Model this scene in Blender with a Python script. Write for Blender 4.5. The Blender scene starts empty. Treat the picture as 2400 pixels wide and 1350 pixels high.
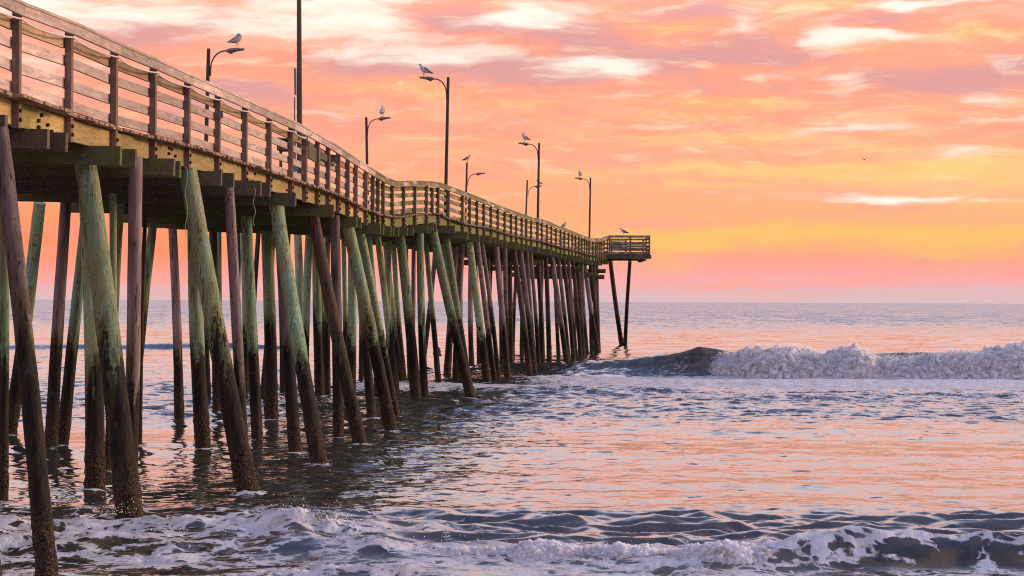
import bpy, bmesh, math, random
import numpy as np
from mathutils import Vector, Matrix, noise as mnoise

random.seed(11)
RNG = np.random.default_rng(11)
scene = bpy.context.scene
col = bpy.data.collections.new("pier_scene")
scene.collection.children.link(col)

# ------------------------------------------------------------------ camera
F = 4400.0                    # focal length in pixels of the 2400 px wide photograph
EYE = 3.07                    # eye height above the water (z = 0)
PITCH = math.atan(31.3 / F)
ROLL = 0.0043
cam_d = bpy.data.cameras.new("camera")
cam_d.sensor_width = 36.0
cam_d.lens = F / 2400 * 36.0
cam_d.clip_start = 0.1
cam_d.clip_end = 80000
cam = bpy.data.objects.new("camera", cam_d)
col.objects.link(cam)
CAM_R = Matrix.Rotation(math.pi / 2 + PITCH, 4, 'X') @ Matrix.Rotation(ROLL, 4, 'Z')
cam.matrix_world = Matrix.Translation((0, 0, EYE)) @ CAM_R
scene.camera = cam


def at(px, py, Y):
    """world point seen at photo pixel (px,py) at distance Y along the view"""
    d = CAM_R.to_3x3() @ Vector((px - 1200, 675 - py, -F))
    d *= Y / d.y
    return Vector((d.x, d.y, EYE + d.z))


def on_water(px, py):
    d = CAM_R.to_3x3() @ Vector((px - 1200, 675 - py, -F))
    t = -EYE / d.z
    return Vector((d.x * t, d.y * t, 0.0))


scene.view_settings.view_transform = 'Standard'
scene.view_settings.look = 'None'
scene.view_settings.exposure = 0.12
scene.view_settings.gamma = 1.0
scene.view_settings.use_curve_mapping = False
scene.cycles.use_denoising = False
scene.cycles.pixel_filter_type = 'BLACKMAN_HARRIS'
scene.cycles.filter_width = 1.15

SUN_AZ = math.radians(72)      # to the right of the view, over the sea
SUN_EL = math.radians(13)


# ------------------------------------------------------------------ node helpers
def lin(r, g, b, a=1.0):
    f = lambda c: (c / 255 / 12.92) if c / 255 <= 0.04045 else ((c / 255 + 0.055) / 1.055) ** 2.4
    return (f(r), f(g), f(b), a)


class NT:
    def __init__(self, tree):
        self.t = tree
        tree.nodes.clear()

    def n(self, kind, **kw):
        nd = self.t.nodes.new(kind)
        for k, v in kw.items():
            setattr(nd, k, v)
        return nd

    def put(self, sock, v):
        if hasattr(v, 'is_output'):
            self.t.links.new(v, sock)
        elif v is not None:
            sock.default_value = v

    def m(self, op, a, b=None, c=None, clamp=False):
        nd = self.n('ShaderNodeMath', operation=op, use_clamp=clamp)
        self.put(nd.inputs[0], a)
        self.put(nd.inputs[1], b)
        self.put(nd.inputs[2], c)
        return nd.outputs[0]

    def vm(self, op, a, b=None, c=None, out=0):
        nd = self.n('ShaderNodeVectorMath', operation=op)
        self.put(nd.inputs[0], a)
        self.put(nd.inputs[1], b)
        self.put(nd.inputs[2], c)
        return nd.outputs[out]

    def ss(self, x, lo, hi, a=0.0, b=1.0):
        nd = self.n('ShaderNodeMapRange', interpolation_type='SMOOTHSTEP')
        self.put(nd.inputs[0], x)
        for i, v in enumerate((lo, hi, a, b)):
            self.put(nd.inputs[i + 1], v)
        return nd.outputs[0]

    def mix(self, f, a, b, mode='MIX'):
        nd = self.n('ShaderNodeMix', data_type='RGBA', blend_type=mode)
        self.put(nd.inputs[0], f)
        self.put(nd.inputs[6], a)
        self.put(nd.inputs[7], b)
        return nd.outputs[2]

    def noise(self, vec, scale, detail=4.0, rough=0.55, dist=0.0, out=0):
        nd = self.n('ShaderNodeTexNoise')
        self.put(nd.inputs['Vector'], vec)
        nd.inputs['Scale'].default_value = scale
        nd.inputs['Detail'].default_value = detail
        nd.inputs['Roughness'].default_value = rough
        nd.inputs['Distortion'].default_value = dist
        return nd.outputs[out]

    def ramp(self, f, stops):
        nd = self.n('ShaderNodeValToRGB')
        e = nd.color_ramp.elements
        while len(e) > 1:
            e.remove(e[-1])
        e[0].position = stops[0][0]
        e[0].color = stops[0][1]
        for p, c in stops[1:]:
            k = e.new(p)
            k.color = c
        self.put(nd.inputs[0], f)
        return nd.outputs[0]

    def comb(self, x, y, z):
        nd = self.n('ShaderNodeCombineXYZ')
        for i, v in enumerate((x, y, z)):
            self.put(nd.inputs[i], v)
        return nd.outputs[0]

    def sep(self, v):
        nd = self.n('ShaderNodeSeparateXYZ')
        self.put(nd.inputs[0], v)
        return nd.outputs


# ------------------------------------------------------------------ world: sunrise sky with clouds
world = bpy.data.worlds.new("World")
scene.world = world
world.use_nodes = True
W = NT(world.node_tree)
tc = W.n('ShaderNodeTexCoord').outputs['Generated']
dirv = W.vm('NORMALIZE', tc)
sx, sy, sz = W.sep(dirv)
u = W.m('MULTIPLY', W.m('ARCTAN2', sx, sy), 57.2958)          # azimuth, degrees right of the pier's heading
v = W.m('MULTIPLY', W.m('ARCSINE', sz), 57.2958)              # elevation, degrees
uv = W.comb(u, v, 0.0)
wn = W.noise(W.vm('MULTIPLY', uv, (0.16, 0.55, 1)), 1.0, 4, 0.6, 0, 1)
wn = W.vm('SUBTRACT', wn, (0.5, 0.5, 0.5))
uvw = W.vm('MULTIPLY_ADD', wn, (5.0, 0.9, 0.0), uv)
wn2 = W.vm('SUBTRACT', W.noise(W.vm('MULTIPLY', uv, (0.5, 2.0, 1)), 1.0, 3, 0.6, 0, 1), (0.5, 0.5, 0.5))
uvw = W.vm('MULTIPLY_ADD', wn2, (1.2, 0.35, 0.0), uvw)


def blobs(lst):
    acc = None
    for (px, py, sxp, syp, amp) in lst:
        cu = (px - 1200) / F * 57.3
        cv = (707 + (px - 1200) * 0.0043 - py) / F * 57.3
        iu = F / 57.3 / (sxp * 1.25)
        iv = F / 57.3 / (syp * 1.2)
        d = W.vm('MULTIPLY_ADD', uvw, (iu, iv, 0), (-cu * iu, -cv * iv, 0))
        d2 = W.vm('DOT_PRODUCT', d, d, out=1)
        g = W.m('POWER', 0.5, d2)
        acc = W.m('MULTIPLY_ADD', g, amp, acc if acc is not None else 0.0)
    return acc


cream_b = blobs([(230, 30, 330, 55, .8), (820, 60, 120, 55, .75), (1040, 130, 140, 24, .75), (1290, 42, 90, 26, .7),
                 (1390, 165, 95, 30, .75), (1735, 58, 48, 24, .7), (1935, 85, 45, 34, .65), (2010, 95, 80, 9, .7),
                 (2130, 106, 90, 9, .65), (2080, 25, 120, 11, .8), (1985, 212, 36, 26, .6), (1850, 185, 80, 9, .45),
                 (2235, 250, 60, 16, .6), (2290, 172, 46, 20, .55), (1950, 304, 120, 10, .65), (2210, 368, 90, 13, .7),
                 (2370, 305, 90, 17, .75), (2330, 2, 90, 20, .6), (1900, 452, 90, 7, .45), (2120, 468, 190, 8, .75),
                 (2320, 486, 90, 6, .6), (60, 200, 160, 45, .45), (740, 262, 90, 9, .5), (1060, 332, 90, 8, .35), (1390, 232, 110, 9, .4),
                 (1200, 30, 60, 40, .3)])
yellow_b = blobs([(1560, 62, 60, 18, .7), (1900, 24, 120, 13, .8), (1690, 250, 130, 20, .75), (2300, 95, 80, 14, .5),
                  (1650, 392, 170, 14, .7), (2000, 398, 200, 20, .55), (2280, 415, 200, 34, .7), (1680, 430, 110, 8, .6),
                  (900, 195, 150, 20, .7), (1100, 215, 120, 15, .4), (1600, 572, 150, 18, .75), (2000, 558, 350, 30, .5),
                  (2330, 555, 200, 44, .45), (1750, 330, 200, 16, .45), (2150, 345, 150, 14, .4), (1500, 320, 200, 12, .35), (1830, 548, 200, 10, .5), (1290, 280, 120, 16, .35), (1250, 400, 160, 22, .35),
                  (1450, 250, 160, 12, .4), (540, 190, 60, 14, .4)])
mauve_b = blobs([(340, 88, 120, 30, .75), (1080, 52, 90, 30, .7), (1250, 70, 90, 16, .55), (860, 152, 120, 24, .75),
                 (1280, 178, 130, 26, .7), (1370, 108, 80, 20, .6), (1600, 26, 90, 16, .6), (1560, 145, 100, 22, .6),
                 (1780, 105, 120, 18, .65), (2030, 58, 80, 18, .6), (1850, 140, 140, 14, .55), (2130, 205, 140, 24, .7),
                 (2360, 165, 70, 28, .5), (1700, 212, 120, 16, .45), (1120, 160, 90, 20, .5), (590, 210, 90, 20, .6),
                 (470, 250, 160, 30, .4), (1000, 290, 140, 14, .3)])
cn = W.noise(W.vm('MULTIPLY', uvw, (0.17, 0.95, 1)), 1.0, 5, 0.55)
cn2 = W.noise(W.vm('MULTIPLY_ADD', uvw, (0.2, 1.1, 1), (31, 7, 3)), 1.0, 5, 0.55)
cn3 = W.noise(W.vm('MULTIPLY_ADD', uvw, (0.15, 0.8, 1), (11, 57, 9)), 1.0, 5, 0.55)
hi = W.ss(v, 2.3, 6.0)
# base gradient by elevation, out to the zenith
vr = W.m('DIVIDE', v, 60.0, clamp=True)
deg = lambda d: d / 60.0
base = W.ramp(vr, [(0, lin(214, 184, 188)), (deg(.35), lin(226, 178, 182)), (deg(.85), lin(250, 164, 160)),
                   (deg(1.35), lin(255, 161, 135)), (deg(2.0), lin(255, 176, 122)), (deg(3.0), lin(255, 171, 126)),
                   (deg(4.6), lin(255, 178, 138)), (deg(6.5), lin(253, 182, 150)), (deg(9.3), lin(255, 188, 166)),
                   (deg(12.5), lin(255, 192, 180)), (deg(16.5), lin(252, 220, 216)), (deg(21), lin(248, 228, 234)), (deg(27), lin(210, 206, 232)),
                   (deg(34), lin(130, 136, 176)), (deg(45), lin(88, 96, 132)), (1.0, lin(84, 96, 140))])
base = W.mix(W.m('MULTIPLY', W.ss(u, -1.0, 14.0), W.m('MULTIPLY', W.m('MULTIPLY', W.ss(v, 2.0, 4.0), W.ss(v, 11.0, 8.5)), 0.55)), base, lin(255, 198, 156))
left = W.m('MULTIPLY', W.ss(u, -5.0, -11.0), W.m('POWER', 0.5, W.m('POWER', W.m('DIVIDE', W.m('SUBTRACT', v, 1.9), 0.9), 2.0)))
skyc = W.mix(W.m('MULTIPLY', left, 0.85), base, lin(255, 138, 92))
m_pink = W.ss(W.m('MULTIPLY_ADD', hi, 0.10, cn2), 0.47, 0.70)
skyc = W.mix(W.m('MULTIPLY', m_pink, 0.55), skyc, lin(252, 160, 142))
cn3f = W.noise(W.vm('MULTIPLY_ADD', uvw, (0.34, 1.9, 1), (71, 27, 9)), 1.0, 6, 0.62)
m_y = W.ss(W.m('ADD', W.m('MULTIPLY_ADD', yellow_b, 0.5, W.m('MULTIPLY', cn3, 0.6)), W.m('MULTIPLY', W.m('SUBTRACT', cn3f, 0.5), 0.9)), 0.33, 0.84)
skyc = W.mix(W.m('MULTIPLY', m_y, 0.85), skyc, W.mix(W.ss(v, 2.0, 4.5), lin(255, 194, 108), lin(255, 213, 130)))
cnf = W.noise(W.vm('MULTIPLY_ADD', uvw, (0.5, 2.2, 1), (23, 47, 1)), 1.0, 6, 0.62)
mf = W.m('ADD', W.m('MULTIPLY_ADD', mauve_b, 0.78, W.m('MULTIPLY', cn, 0.62)), W.m('MULTIPLY', W.m('SUBTRACT', cnf, 0.44), 1.1))
vm_ = W.ss(v, 2.6, 5.6)
skyc = W.mix(W.m('MULTIPLY', W.m('MULTIPLY', W.ss(mf, 0.26, 0.50), 0.6), vm_), skyc, lin(255, 154, 124))
m_m = W.m('MULTIPLY', W.ss(mf, 0.44, 0.92), vm_)
skyc = W.mix(W.m('MULTIPLY', m_m, 0.92), skyc, lin(218, 158, 156))
cn4f = W.noise(W.vm('MULTIPLY_ADD', uvw, (0.3, 1.5, 1), (61, 17, 3)), 1.0, 6, 0.6)
m_c = W.m('MULTIPLY', W.ss(W.m('ADD', W.m('MULTIPLY_ADD', cream_b, 0.72, 0.28), W.m('MULTIPLY', W.m('SUBTRACT', cn4f, 0.5), 1.3)), 0.46, 1.0), W.ss(v, 1.6, 3.2))
cn4 = W.noise(W.vm('MULTIPLY_ADD', uvw, (0.42, 2.3, 1), (5, 91, 2)), 1.0, 6, 0.6)
m_w = W.m('MULTIPLY', W.ss(cn4, 0.53, 0.74), W.ss(v, 1.8, 5.0))
skyc = W.mix(W.m('MULTIPLY', m_w, 0.62), skyc, lin(255, 228, 190))
m_d = W.m('MULTIPLY', W.ss(cn4, 0.46, 0.30), W.ss(v, 2.2, 5.5))
skyc = W.mix(W.m('MULTIPLY', m_d, 0.45), skyc, lin(238, 158, 150))
skyc = W.mix(m_c, skyc, lin(255, 242, 226))
# low grey-lilac cloud bank on the horizon
bank_h = W.m('MULTIPLY_ADD', W.noise(W.comb(W.m('MULTIPLY', u, 0.8), 0.0, 0.0), 1.0, 5, 0.6), 0.75, W.m('MULTIPLY', u, 0.012))
bank = W.m('MULTIPLY', W.ss(W.m('SUBTRACT', bank_h, v), 0.0, 0.12), W.ss(u, 0.5, 6.0))
skyc = W.mix(W.m('MULTIPLY', bank, 0.5), skyc, lin(216, 186, 188))
# the clouds give way to clear dusk-blue sky high up and towards the land
calm = W.ss(v, 8.6, 12.5)
skyc = W.mix(calm, skyc, base)
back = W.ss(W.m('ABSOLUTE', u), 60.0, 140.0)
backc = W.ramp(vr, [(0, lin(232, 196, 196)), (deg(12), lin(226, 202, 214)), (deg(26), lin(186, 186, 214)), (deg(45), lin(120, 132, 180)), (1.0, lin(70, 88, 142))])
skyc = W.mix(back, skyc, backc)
nish = W.n('ShaderNodeTexSky', sky_type='NISHITA')
nish.sun_disc = False
nish.sun_elevation = SUN_EL
nish.sun_rotation = SUN_AZ
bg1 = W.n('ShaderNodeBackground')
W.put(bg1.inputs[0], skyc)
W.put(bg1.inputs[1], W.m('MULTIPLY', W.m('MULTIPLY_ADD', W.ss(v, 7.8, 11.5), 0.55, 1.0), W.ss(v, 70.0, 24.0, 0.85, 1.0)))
bg2 = W.n('ShaderNodeBackground')
nsv = W.mix(W.ss(v, 12, 40), (0, 0, 0, 1), nish.outputs[0])
W.put(bg2.inputs[0], nsv)
bg2.inputs[1].default_value = 0.05
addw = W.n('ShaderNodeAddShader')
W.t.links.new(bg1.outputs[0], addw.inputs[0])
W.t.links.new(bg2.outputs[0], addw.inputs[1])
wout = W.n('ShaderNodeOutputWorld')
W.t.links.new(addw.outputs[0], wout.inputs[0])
world.cycles.sampling_method = 'MANUAL'
world.cycles.sample_map_resolution = 1024

# ------------------------------------------------------------------ sun: low and veiled, over the sea to the right
sun_d = bpy.data.lights.new("sun", 'SUN')
sun_d.energy = 2.5
sun_d.angle = math.radians(12)
sun_d.color = (1.0, 0.72, 0.46)
sun = bpy.data.objects.new("sun", sun_d)
col.objects.link(sun)
sdir = Vector((math.sin(SUN_AZ) * math.cos(SUN_EL), math.cos(SUN_AZ) * math.cos(SUN_EL), math.sin(SUN_EL)))
sun.rotation_euler = sdir.to_track_quat('Z', 'Y').to_euler()
sun.location = (60, 40, 30)


# ------------------------------------------------------------------ object helpers
def tag(o, label=None, cat=None, group=None, kind=None):
    if label: o['label'] = label
    if cat: o['category'] = cat
    if group: o['group'] = group
    if kind: o['kind'] = kind
    return o


def empty(name, loc=(0, 0, 0)):
    o = bpy.data.objects.new(name, None)
    o.location = loc
    o.empty_display_size = 0.2
    col.objects.link(o)
    return o


def link_mesh(name, me, mats=None, parent=None):
    o = bpy.data.objects.new(name, me)
    for m in (mats if isinstance(mats, (list, tuple)) else [mats]):
        if m: me.materials.append(m)
    col.objects.link(o)
    if parent:
        o.parent = parent
        o.matrix_parent_inverse = Matrix.Translation(-world_loc(parent))
    return o


def world_loc(o):
    p = Vector(o.location)
    # everything here is unrotated and each parent's inverse cancels its own place
    return p


class MB:
    """collects shapes given in world coordinates and links them as one mesh object"""
    def __init__(self):
        self.v, self.f, self.mi, self.sm = [], [], [], []

    def add(self, vs, fs, mat=0, smooth=False):
        b = len(self.v)
        self.v += [tuple(p) for p in vs]
        self.f += [tuple(b + i for i in f) for f in fs]
        self.mi += [mat] * len(fs)
        self.sm += [smooth] * len(fs)

    def hexa(self, p, mat=0):
        """8 corners: 4 of the start end, 4 of the far end, same order"""
        self.add(p, [(3, 2, 1, 0), (4, 5, 6, 7), (0, 1, 5, 4), (1, 2, 6, 5), (2, 3, 7, 6), (3, 0, 4, 7)], mat)

    def bar(self, a, b, w, h, side=None, mat=0):
        a, b = Vector(a), Vector(b)
        d = (b - a).normalized()
        up = Vector((0, 0, 1))
        s = Vector(side).normalized() if side is not None else d.cross(up)
        if s.length < 1e-4: s = Vector((1, 0, 0))
        s = (s - d * s.dot(d)).normalized()
        n = s.cross(d).normalized()
        q = [(-1, -1), (1, -1), (1, 1), (-1, 1)]
        self.hexa([a + s * (i * w / 2) + n * (j * h / 2) for i, j in q] + [b + s * (i * w / 2) + n * (j * h / 2) for i, j in q], mat)

    def box(self, c, sx_, sy_, sz_, ax=None, mat=0):
        c = Vector(c)
        X, Y, Z = ax if ax else (Vector((1, 0, 0)), Vector((0, 1, 0)), Vector((0, 0, 1)))
        q = [(-1, -1), (1, -1), (1, 1), (-1, 1)]
        self.hexa([c + X * (i * sx_ / 2) + Z * (j * sz_ / 2) - Y * sy_ / 2 for i, j in q] +
                  [c + X * (i * sx_ / 2) + Z * (j * sz_ / 2) + Y * sy_ / 2 for i, j in q], mat)

    def tube(self, pts, rad, seg=10, mat=0, caps=True, squash=1.0):
        pts = [Vector(p) for p in pts]
        rad = rad if isinstance(rad, (list, tuple)) else [rad] * len(pts)
        vs, fs = [], []
        ref = None
        for i, p in enumerate(pts):
            d = (pts[min(i + 1, len(pts) - 1)] - pts[max(i - 1, 0)]).normalized()
            if ref is None:
                ref = Vector((1, 0, 0)) if abs(d.x) < 0.8 else Vector((0, 1, 0))
            s = (ref - d * ref.dot(d)).normalized()
            ref = s
            t = d.cross(s)
            for k in range(seg):
                a = 2 * math.pi * k / seg
                vs.append(p + s * math.cos(a) * rad[i] + t * math.sin(a) * rad[i] * squash)
        for i in range(len(pts) - 1):
            for k in range(seg):
                k2 = (k + 1) % seg
                fs.append((i * seg + k, i * seg + k2, (i + 1) * seg + k2, (i + 1) * seg + k))
        b = len(vs)
        self.add(vs, fs, mat, True)
        if caps:
            self.add([vs[k] for k in range(seg)], [tuple(range(seg - 1, -1, -1))], mat)
            self.add([vs[b - seg + k] for k in range(seg)], [tuple(range(seg))], mat)

    def build(self, name, mats, parent=None):
        me = bpy.data.meshes.new(name)
        me.from_pydata(self.v, [], self.f)
        me.polygons.foreach_set('material_index', self.mi)
        me.polygons.foreach_set('use_smooth', self.sm)
        me.update()
        bm = bmesh.new()
        bm.from_mesh(me)
        bmesh.ops.recalc_face_normals(bm, faces=bm.faces)
        bm.to_mesh(me)
        bm.free()
        return link_mesh(name, me, mats, parent)


# ------------------------------------------------------------------ materials
def mat(name):
    m = bpy.data.materials.new(name)
    m.use_nodes = True
    return m, NT(m.node_tree)


def finish(N, colr, rough=0.8, bump=None, bstr=0.3, bdist=0.02, spec=0.3, metal=0.0):
    p = N.n('ShaderNodeBsdfPrincipled')
    N.put(p.inputs['Base Color'], colr)
    N.put(p.inputs['Roughness'], rough)
    N.put(p.inputs['Metallic'], metal)
    p.inputs['Specular IOR Level'].default_value = spec
    if bump is not None:
        b = N.n('ShaderNodeBump')
        b.inputs['Strength'].default_value = bstr
        b.inputs['Distance'].default_value = bdist
        N.put(b.inputs['Height'], bump)
        N.t.links.new(b.outputs[0], p.inputs['Normal'])
    o = N.n('ShaderNodeOutputMaterial')
    N.t.links.new(p.outputs[0], o.inputs[0])
    return p


def timber(name, c1, c2, c3, upright=False, moss=0.0, moss_from=None, mossc=(0.10, 0.105, 0.025), cracks=1.0):
    m, N = mat(name)
    pos = N.n('ShaderNodeNewGeometry').outputs['Position']
    rnd = N.n('ShaderNodeObjectInfo').outputs['Random']
    isl = N.n('ShaderNodeNewGeometry').outputs['Random Per Island']
    shift = N.comb(N.m('MULTIPLY', isl, 37.0), N.m('MULTIPLY', isl, 11.0), N.m('MULTIPLY', rnd, 23.0))
    sc = (16, 16, 1.0) if upright else (16, 0.9, 16)
    g = N.vm('MULTIPLY_ADD', pos, sc, shift)
    n1 = N.noise(g, 1.0, 6, 0.62, 0.8)
    n2 = N.noise(N.vm('MULTIPLY_ADD', pos, (2, 2, 2), shift), 1.0, 4, 0.6)
    n3 = N.noise(g, 3.2, 3, 0.6, 1.5)
    c = N.mix(N.ss(n1, 0.35, 0.68), c1 + (1,), c2 + (1,))
    c = N.mix(N.m('MULTIPLY', N.ss(n2, 0.45, 0.75), 0.65), c, c3 + (1,))
    crack = N.ss(n3, 0.36, 0.28)
    c = N.mix(N.m('MULTIPLY', crack, 0.75 * cracks), c, (c1[0] * .18, c1[1] * .16, c1[2] * .15, 1))
    tone = N.m('MULTIPLY_ADD', isl, 0.62, 0.66)
    c = N.vm('MULTIPLY', c, N.comb(tone, tone, tone))
    if moss > 0:
        mm = N.ss(N.noise(N.vm('MULTIPLY', pos, (3.0, 0.8, 5.0)), 1.0, 5, 0.65), 0.62 - 0.35 * moss, 0.8 - 0.35 * moss)
        if moss_from:
            yy = N.sep(pos)[1]
            mm = N.m('MULTIPLY', mm, N.ss(yy, moss_from[0], moss_from[1]))
        c = N.mix(N.m('MULTIPLY', mm, 0.85), c, mossc + (1,))
    h = N.m('SUBTRACT', N.m('MULTIPLY', n1, 0.6), N.m('MULTIPLY', crack, 0.8))
    finish(N, c, 0.85, h, 0.8, 0.015)
    return m


M_RAIL = timber('weathered_rail_wood', (0.43, 0.30, 0.24), (0.64, 0.48, 0.40), (0.32, 0.23, 0.19), moss=0.8, moss_from=(44.5, 48))
M_INNER = timber('tan_rail_wood', (0.38, 0.235, 0.13), (0.46, 0.31, 0.18), (0.25, 0.15, 0.08), moss=0.7, moss_from=(44.5, 48))
M_POST = timber('brown_post_wood', (0.16, 0.092, 0.066), (0.25, 0.155, 0.105), (0.10, 0.062, 0.048), upright=True, moss=0.55, moss_from=(44.5, 48), cracks=0.6)
M_FASCIA = timber('yellow_stringer_wood', (0.38, 0.245, 0.095), (0.49, 0.34, 0.14), (0.22, 0.15, 0.06), moss=0.42, mossc=(0.20, 0.20, 0.05), cracks=0.6)
M_FASCIA_OLD = timber('mossy_stringer_wood', (0.22, 0.17, 0.075), (0.30, 0.25, 0.11), (0.13, 0.11, 0.045), moss=0.7, mossc=(0.15, 0.16, 0.035))
M_DECK = timber('deck_plank_wood', (0.26, 0.155, 0.10), (0.36, 0.23, 0.15), (0.17, 0.10, 0.07), moss=0.25, mossc=(0.14, 0.12, 0.03))
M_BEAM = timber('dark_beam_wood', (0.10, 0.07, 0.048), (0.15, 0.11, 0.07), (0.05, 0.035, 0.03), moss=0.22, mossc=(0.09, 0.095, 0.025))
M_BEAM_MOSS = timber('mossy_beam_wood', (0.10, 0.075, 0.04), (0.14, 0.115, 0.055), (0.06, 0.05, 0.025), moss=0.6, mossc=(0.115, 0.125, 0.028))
M_LAMPPOST = timber('dark_lamp_post_wood', (0.055, 0.035, 0.028), (0.085, 0.055, 0.04), (0.04, 0.03, 0.025), upright=True)
M_POLE = timber('olive_pole_wood', (0.075, 0.06, 0.04), (0.11, 0.085, 0.055), (0.06, 0.055, 0.025), upright=True)


def pile_mat(name, c1, c2, c3, streak, pale):
    m, N = mat(name)
    geo = N.n('ShaderNodeNewGeometry')
    pos = geo.outputs['Position']
    rnd = N.n('ShaderNodeObjectInfo').outputs['Random']
    shift = N.comb(N.m('MULTIPLY', rnd, 91.0), N.m('MULTIPLY', rnd, 47.0), N.m('MULTIPLY', rnd, 63.0))
    p2 = N.vm('ADD', pos, shift)
    g = N.vm('MULTIPLY', p2, (11, 11, 0.7))
    z = N.sep(pos)[2]
    n1 = N.noise(g, 1.0, 6, 0.65, 0.7)
    n2 = N.noise(N.vm('MULTIPLY', p2, (4, 4, 0.6)), 1.0, 5, 0.6, 0.5)
    n3 = N.noise(N.vm('MULTIPLY', p2, (9, 9, 5)), 1.0, 5, 0.65)
    n4 = N.noise(p2, 34.0, 3, 0.7)
    c = N.mix(N.ss(n2, 0.36, 0.66), c1 + (1,), c2 + (1,))
    c = N.mix(N.m('MULTIPLY', N.ss(n1, 0.5, 0.72), 0.8), c, c3 + (1,))
    c = N.mix(N.m('MULTIPLY', N.ss(N.noise(N.vm('MULTIPLY', p2, (7, 7, 0.5)), 1.3, 4, 0.6, 1.0), 0.56, 0.7), pale), c, streak + (1,))
    tone = N.m('MULTIPLY_ADD', rnd, 0.5, 0.75)
    c = N.vm('MULTIPLY', c, N.comb(tone, tone, tone))
    stain = N.ss(N.noise(N.vm('MULTIPLY', p2, (3.2, 3.2, 0.9)), 1.0, 5, 0.65, 1.0), 0.52, 0.70)
    c = N.mix(N.m('MULTIPLY', stain, 0.6), c, (0.055, 0.04, 0.025, 1))
    crack = N.m('MAXIMUM', N.ss(N.noise(g, 2.2, 3, 0.6, 1.2), 0.39, 0.31), N.ss(n3, 0.3, 0.24))
    c = N.mix(N.m('MULTIPLY', crack, 0.92), c, (0.015, 0.012, 0.008, 1))
    # weed line, black tidal zone, barnacle crust
    zz = N.m('ADD', z, N.m('MULTIPLY', N.m('SUBTRACT', n2, 0.5), 2.8))
    zz = N.m('ADD', zz, N.m('MULTIPLY', N.m('SUBTRACT', rnd, 0.5), 0.7))
    zz = N.m('ADD', zz, N.m('MULTIPLY', N.m('SUBTRACT', n3, 0.5), 1.6))
    zz = N.m('ADD', zz, N.m('MULTIPLY', N.m('SUBTRACT', n1, 0.5), 1.2))
    mossy = N.m('MULTIPLY', N.ss(zz, 2.75, 2.25), N.ss(n3, 0.36, 0.62))
    c = N.mix(mossy, c, (0.05, 0.046, 0.012, 1))
    wet = N.ss(zz, 2.2, 1.95)
    wetc = N.mix(N.ss(n1, 0.4, 0.65), (0.008, 0.006, 0.004, 1), (0.036, 0.020, 0.010, 1))
    wetc = N.mix(N.m('MULTIPLY', N.ss(n3, 0.58, 0.7), 0.7), wetc, (0.05, 0.05, 0.012, 1))
    c = N.mix(wet, c, wetc)
    zb = N.m('ADD', z, N.m('MULTIPLY', N.m('SUBTRACT', n3, 0.5), 1.2))
    barn = N.ss(zb, 0.95, 0.45)
    vor = N.n('ShaderNodeTexVoronoi')
    N.put(vor.inputs['Vector'], p2)
    vor.inputs['Scale'].default_value = 34.0
    bc = N.mix(N.ss(n4, 0.42, 0.62), (0.016, 0.009, 0.005, 1), (0.12, 0.068, 0.036, 1))
    bc = N.mix(N.m('MULTIPLY', N.ss(vor.outputs['Distance'], 0.26, 0.12), N.ss(n3, 0.4, 0.6)), bc, (0.42, 0.33, 0.25, 1))
    bc = N.mix(N.m('MULTIPLY', N.ss(N.noise(p2, 5.0, 4, 0.6), 0.55, 0.68), 0.8), bc, (0.05, 0.055, 0.012, 1))
    c = N.mix(barn, c, bc)
    h = N.m('SUBTRACT', n1, N.m('MULTIPLY', crack, 0.8))
    h = N.m('ADD', h, N.m('MULTIPLY', barn, N.m('MULTIPLY', N.m('ADD', n4, N.m('SUBTRACT', 0.4, vor.outputs['Distance'])), 1.6)))
    finish(N, c, N.m('MULTIPLY_ADD', wet, -0.1, 0.85), h, 1.0, 0.025, 0.2)
    return m


M_PGREEN = pile_mat('green_treated_pile', (0.30, 0.295, 0.135), (0.235, 0.36, 0.22), (0.23, 0.165, 0.08), (0.40, 0.56, 0.42), 0.75)
M_PBROWN = pile_mat('purple_brown_pile', (0.17, 0.112, 0.098), (0.25, 0.178, 0.16), (0.085, 0.053, 0.042), (0.37, 0.29, 0.27), 0.7)
M_PDARK = pile_mat('dark_brown_pile', (0.075, 0.045, 0.032), (0.10, 0.065, 0.042), (0.05, 0.03, 0.022), (0.19, 0.12, 0.07), 0.6)
M_PGREY = pile_mat('silver_grey_pile', (0.30, 0.25, 0.25), (0.36, 0.31, 0.31), (0.18, 0.14, 0.14), (0.45, 0.40, 0.40), 0.6)


def plain(name, c, rough=0.5, metal=0.0, var=0.25, scale=30, spec=0.4):
    m, N = mat(name)
    pos = N.n('ShaderNodeNewGeometry').outputs['Position']
    n = N.noise(pos, scale, 4, 0.6)
    k = N.m('MULTIPLY_ADD', n, var * 2, 1 - var)
    finish(N, N.vm('MULTIPLY', c + (1,) if False else c, N.comb(k, k, k)), rough, n, 0.15, 0.003, spec, metal)
    return m


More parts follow.
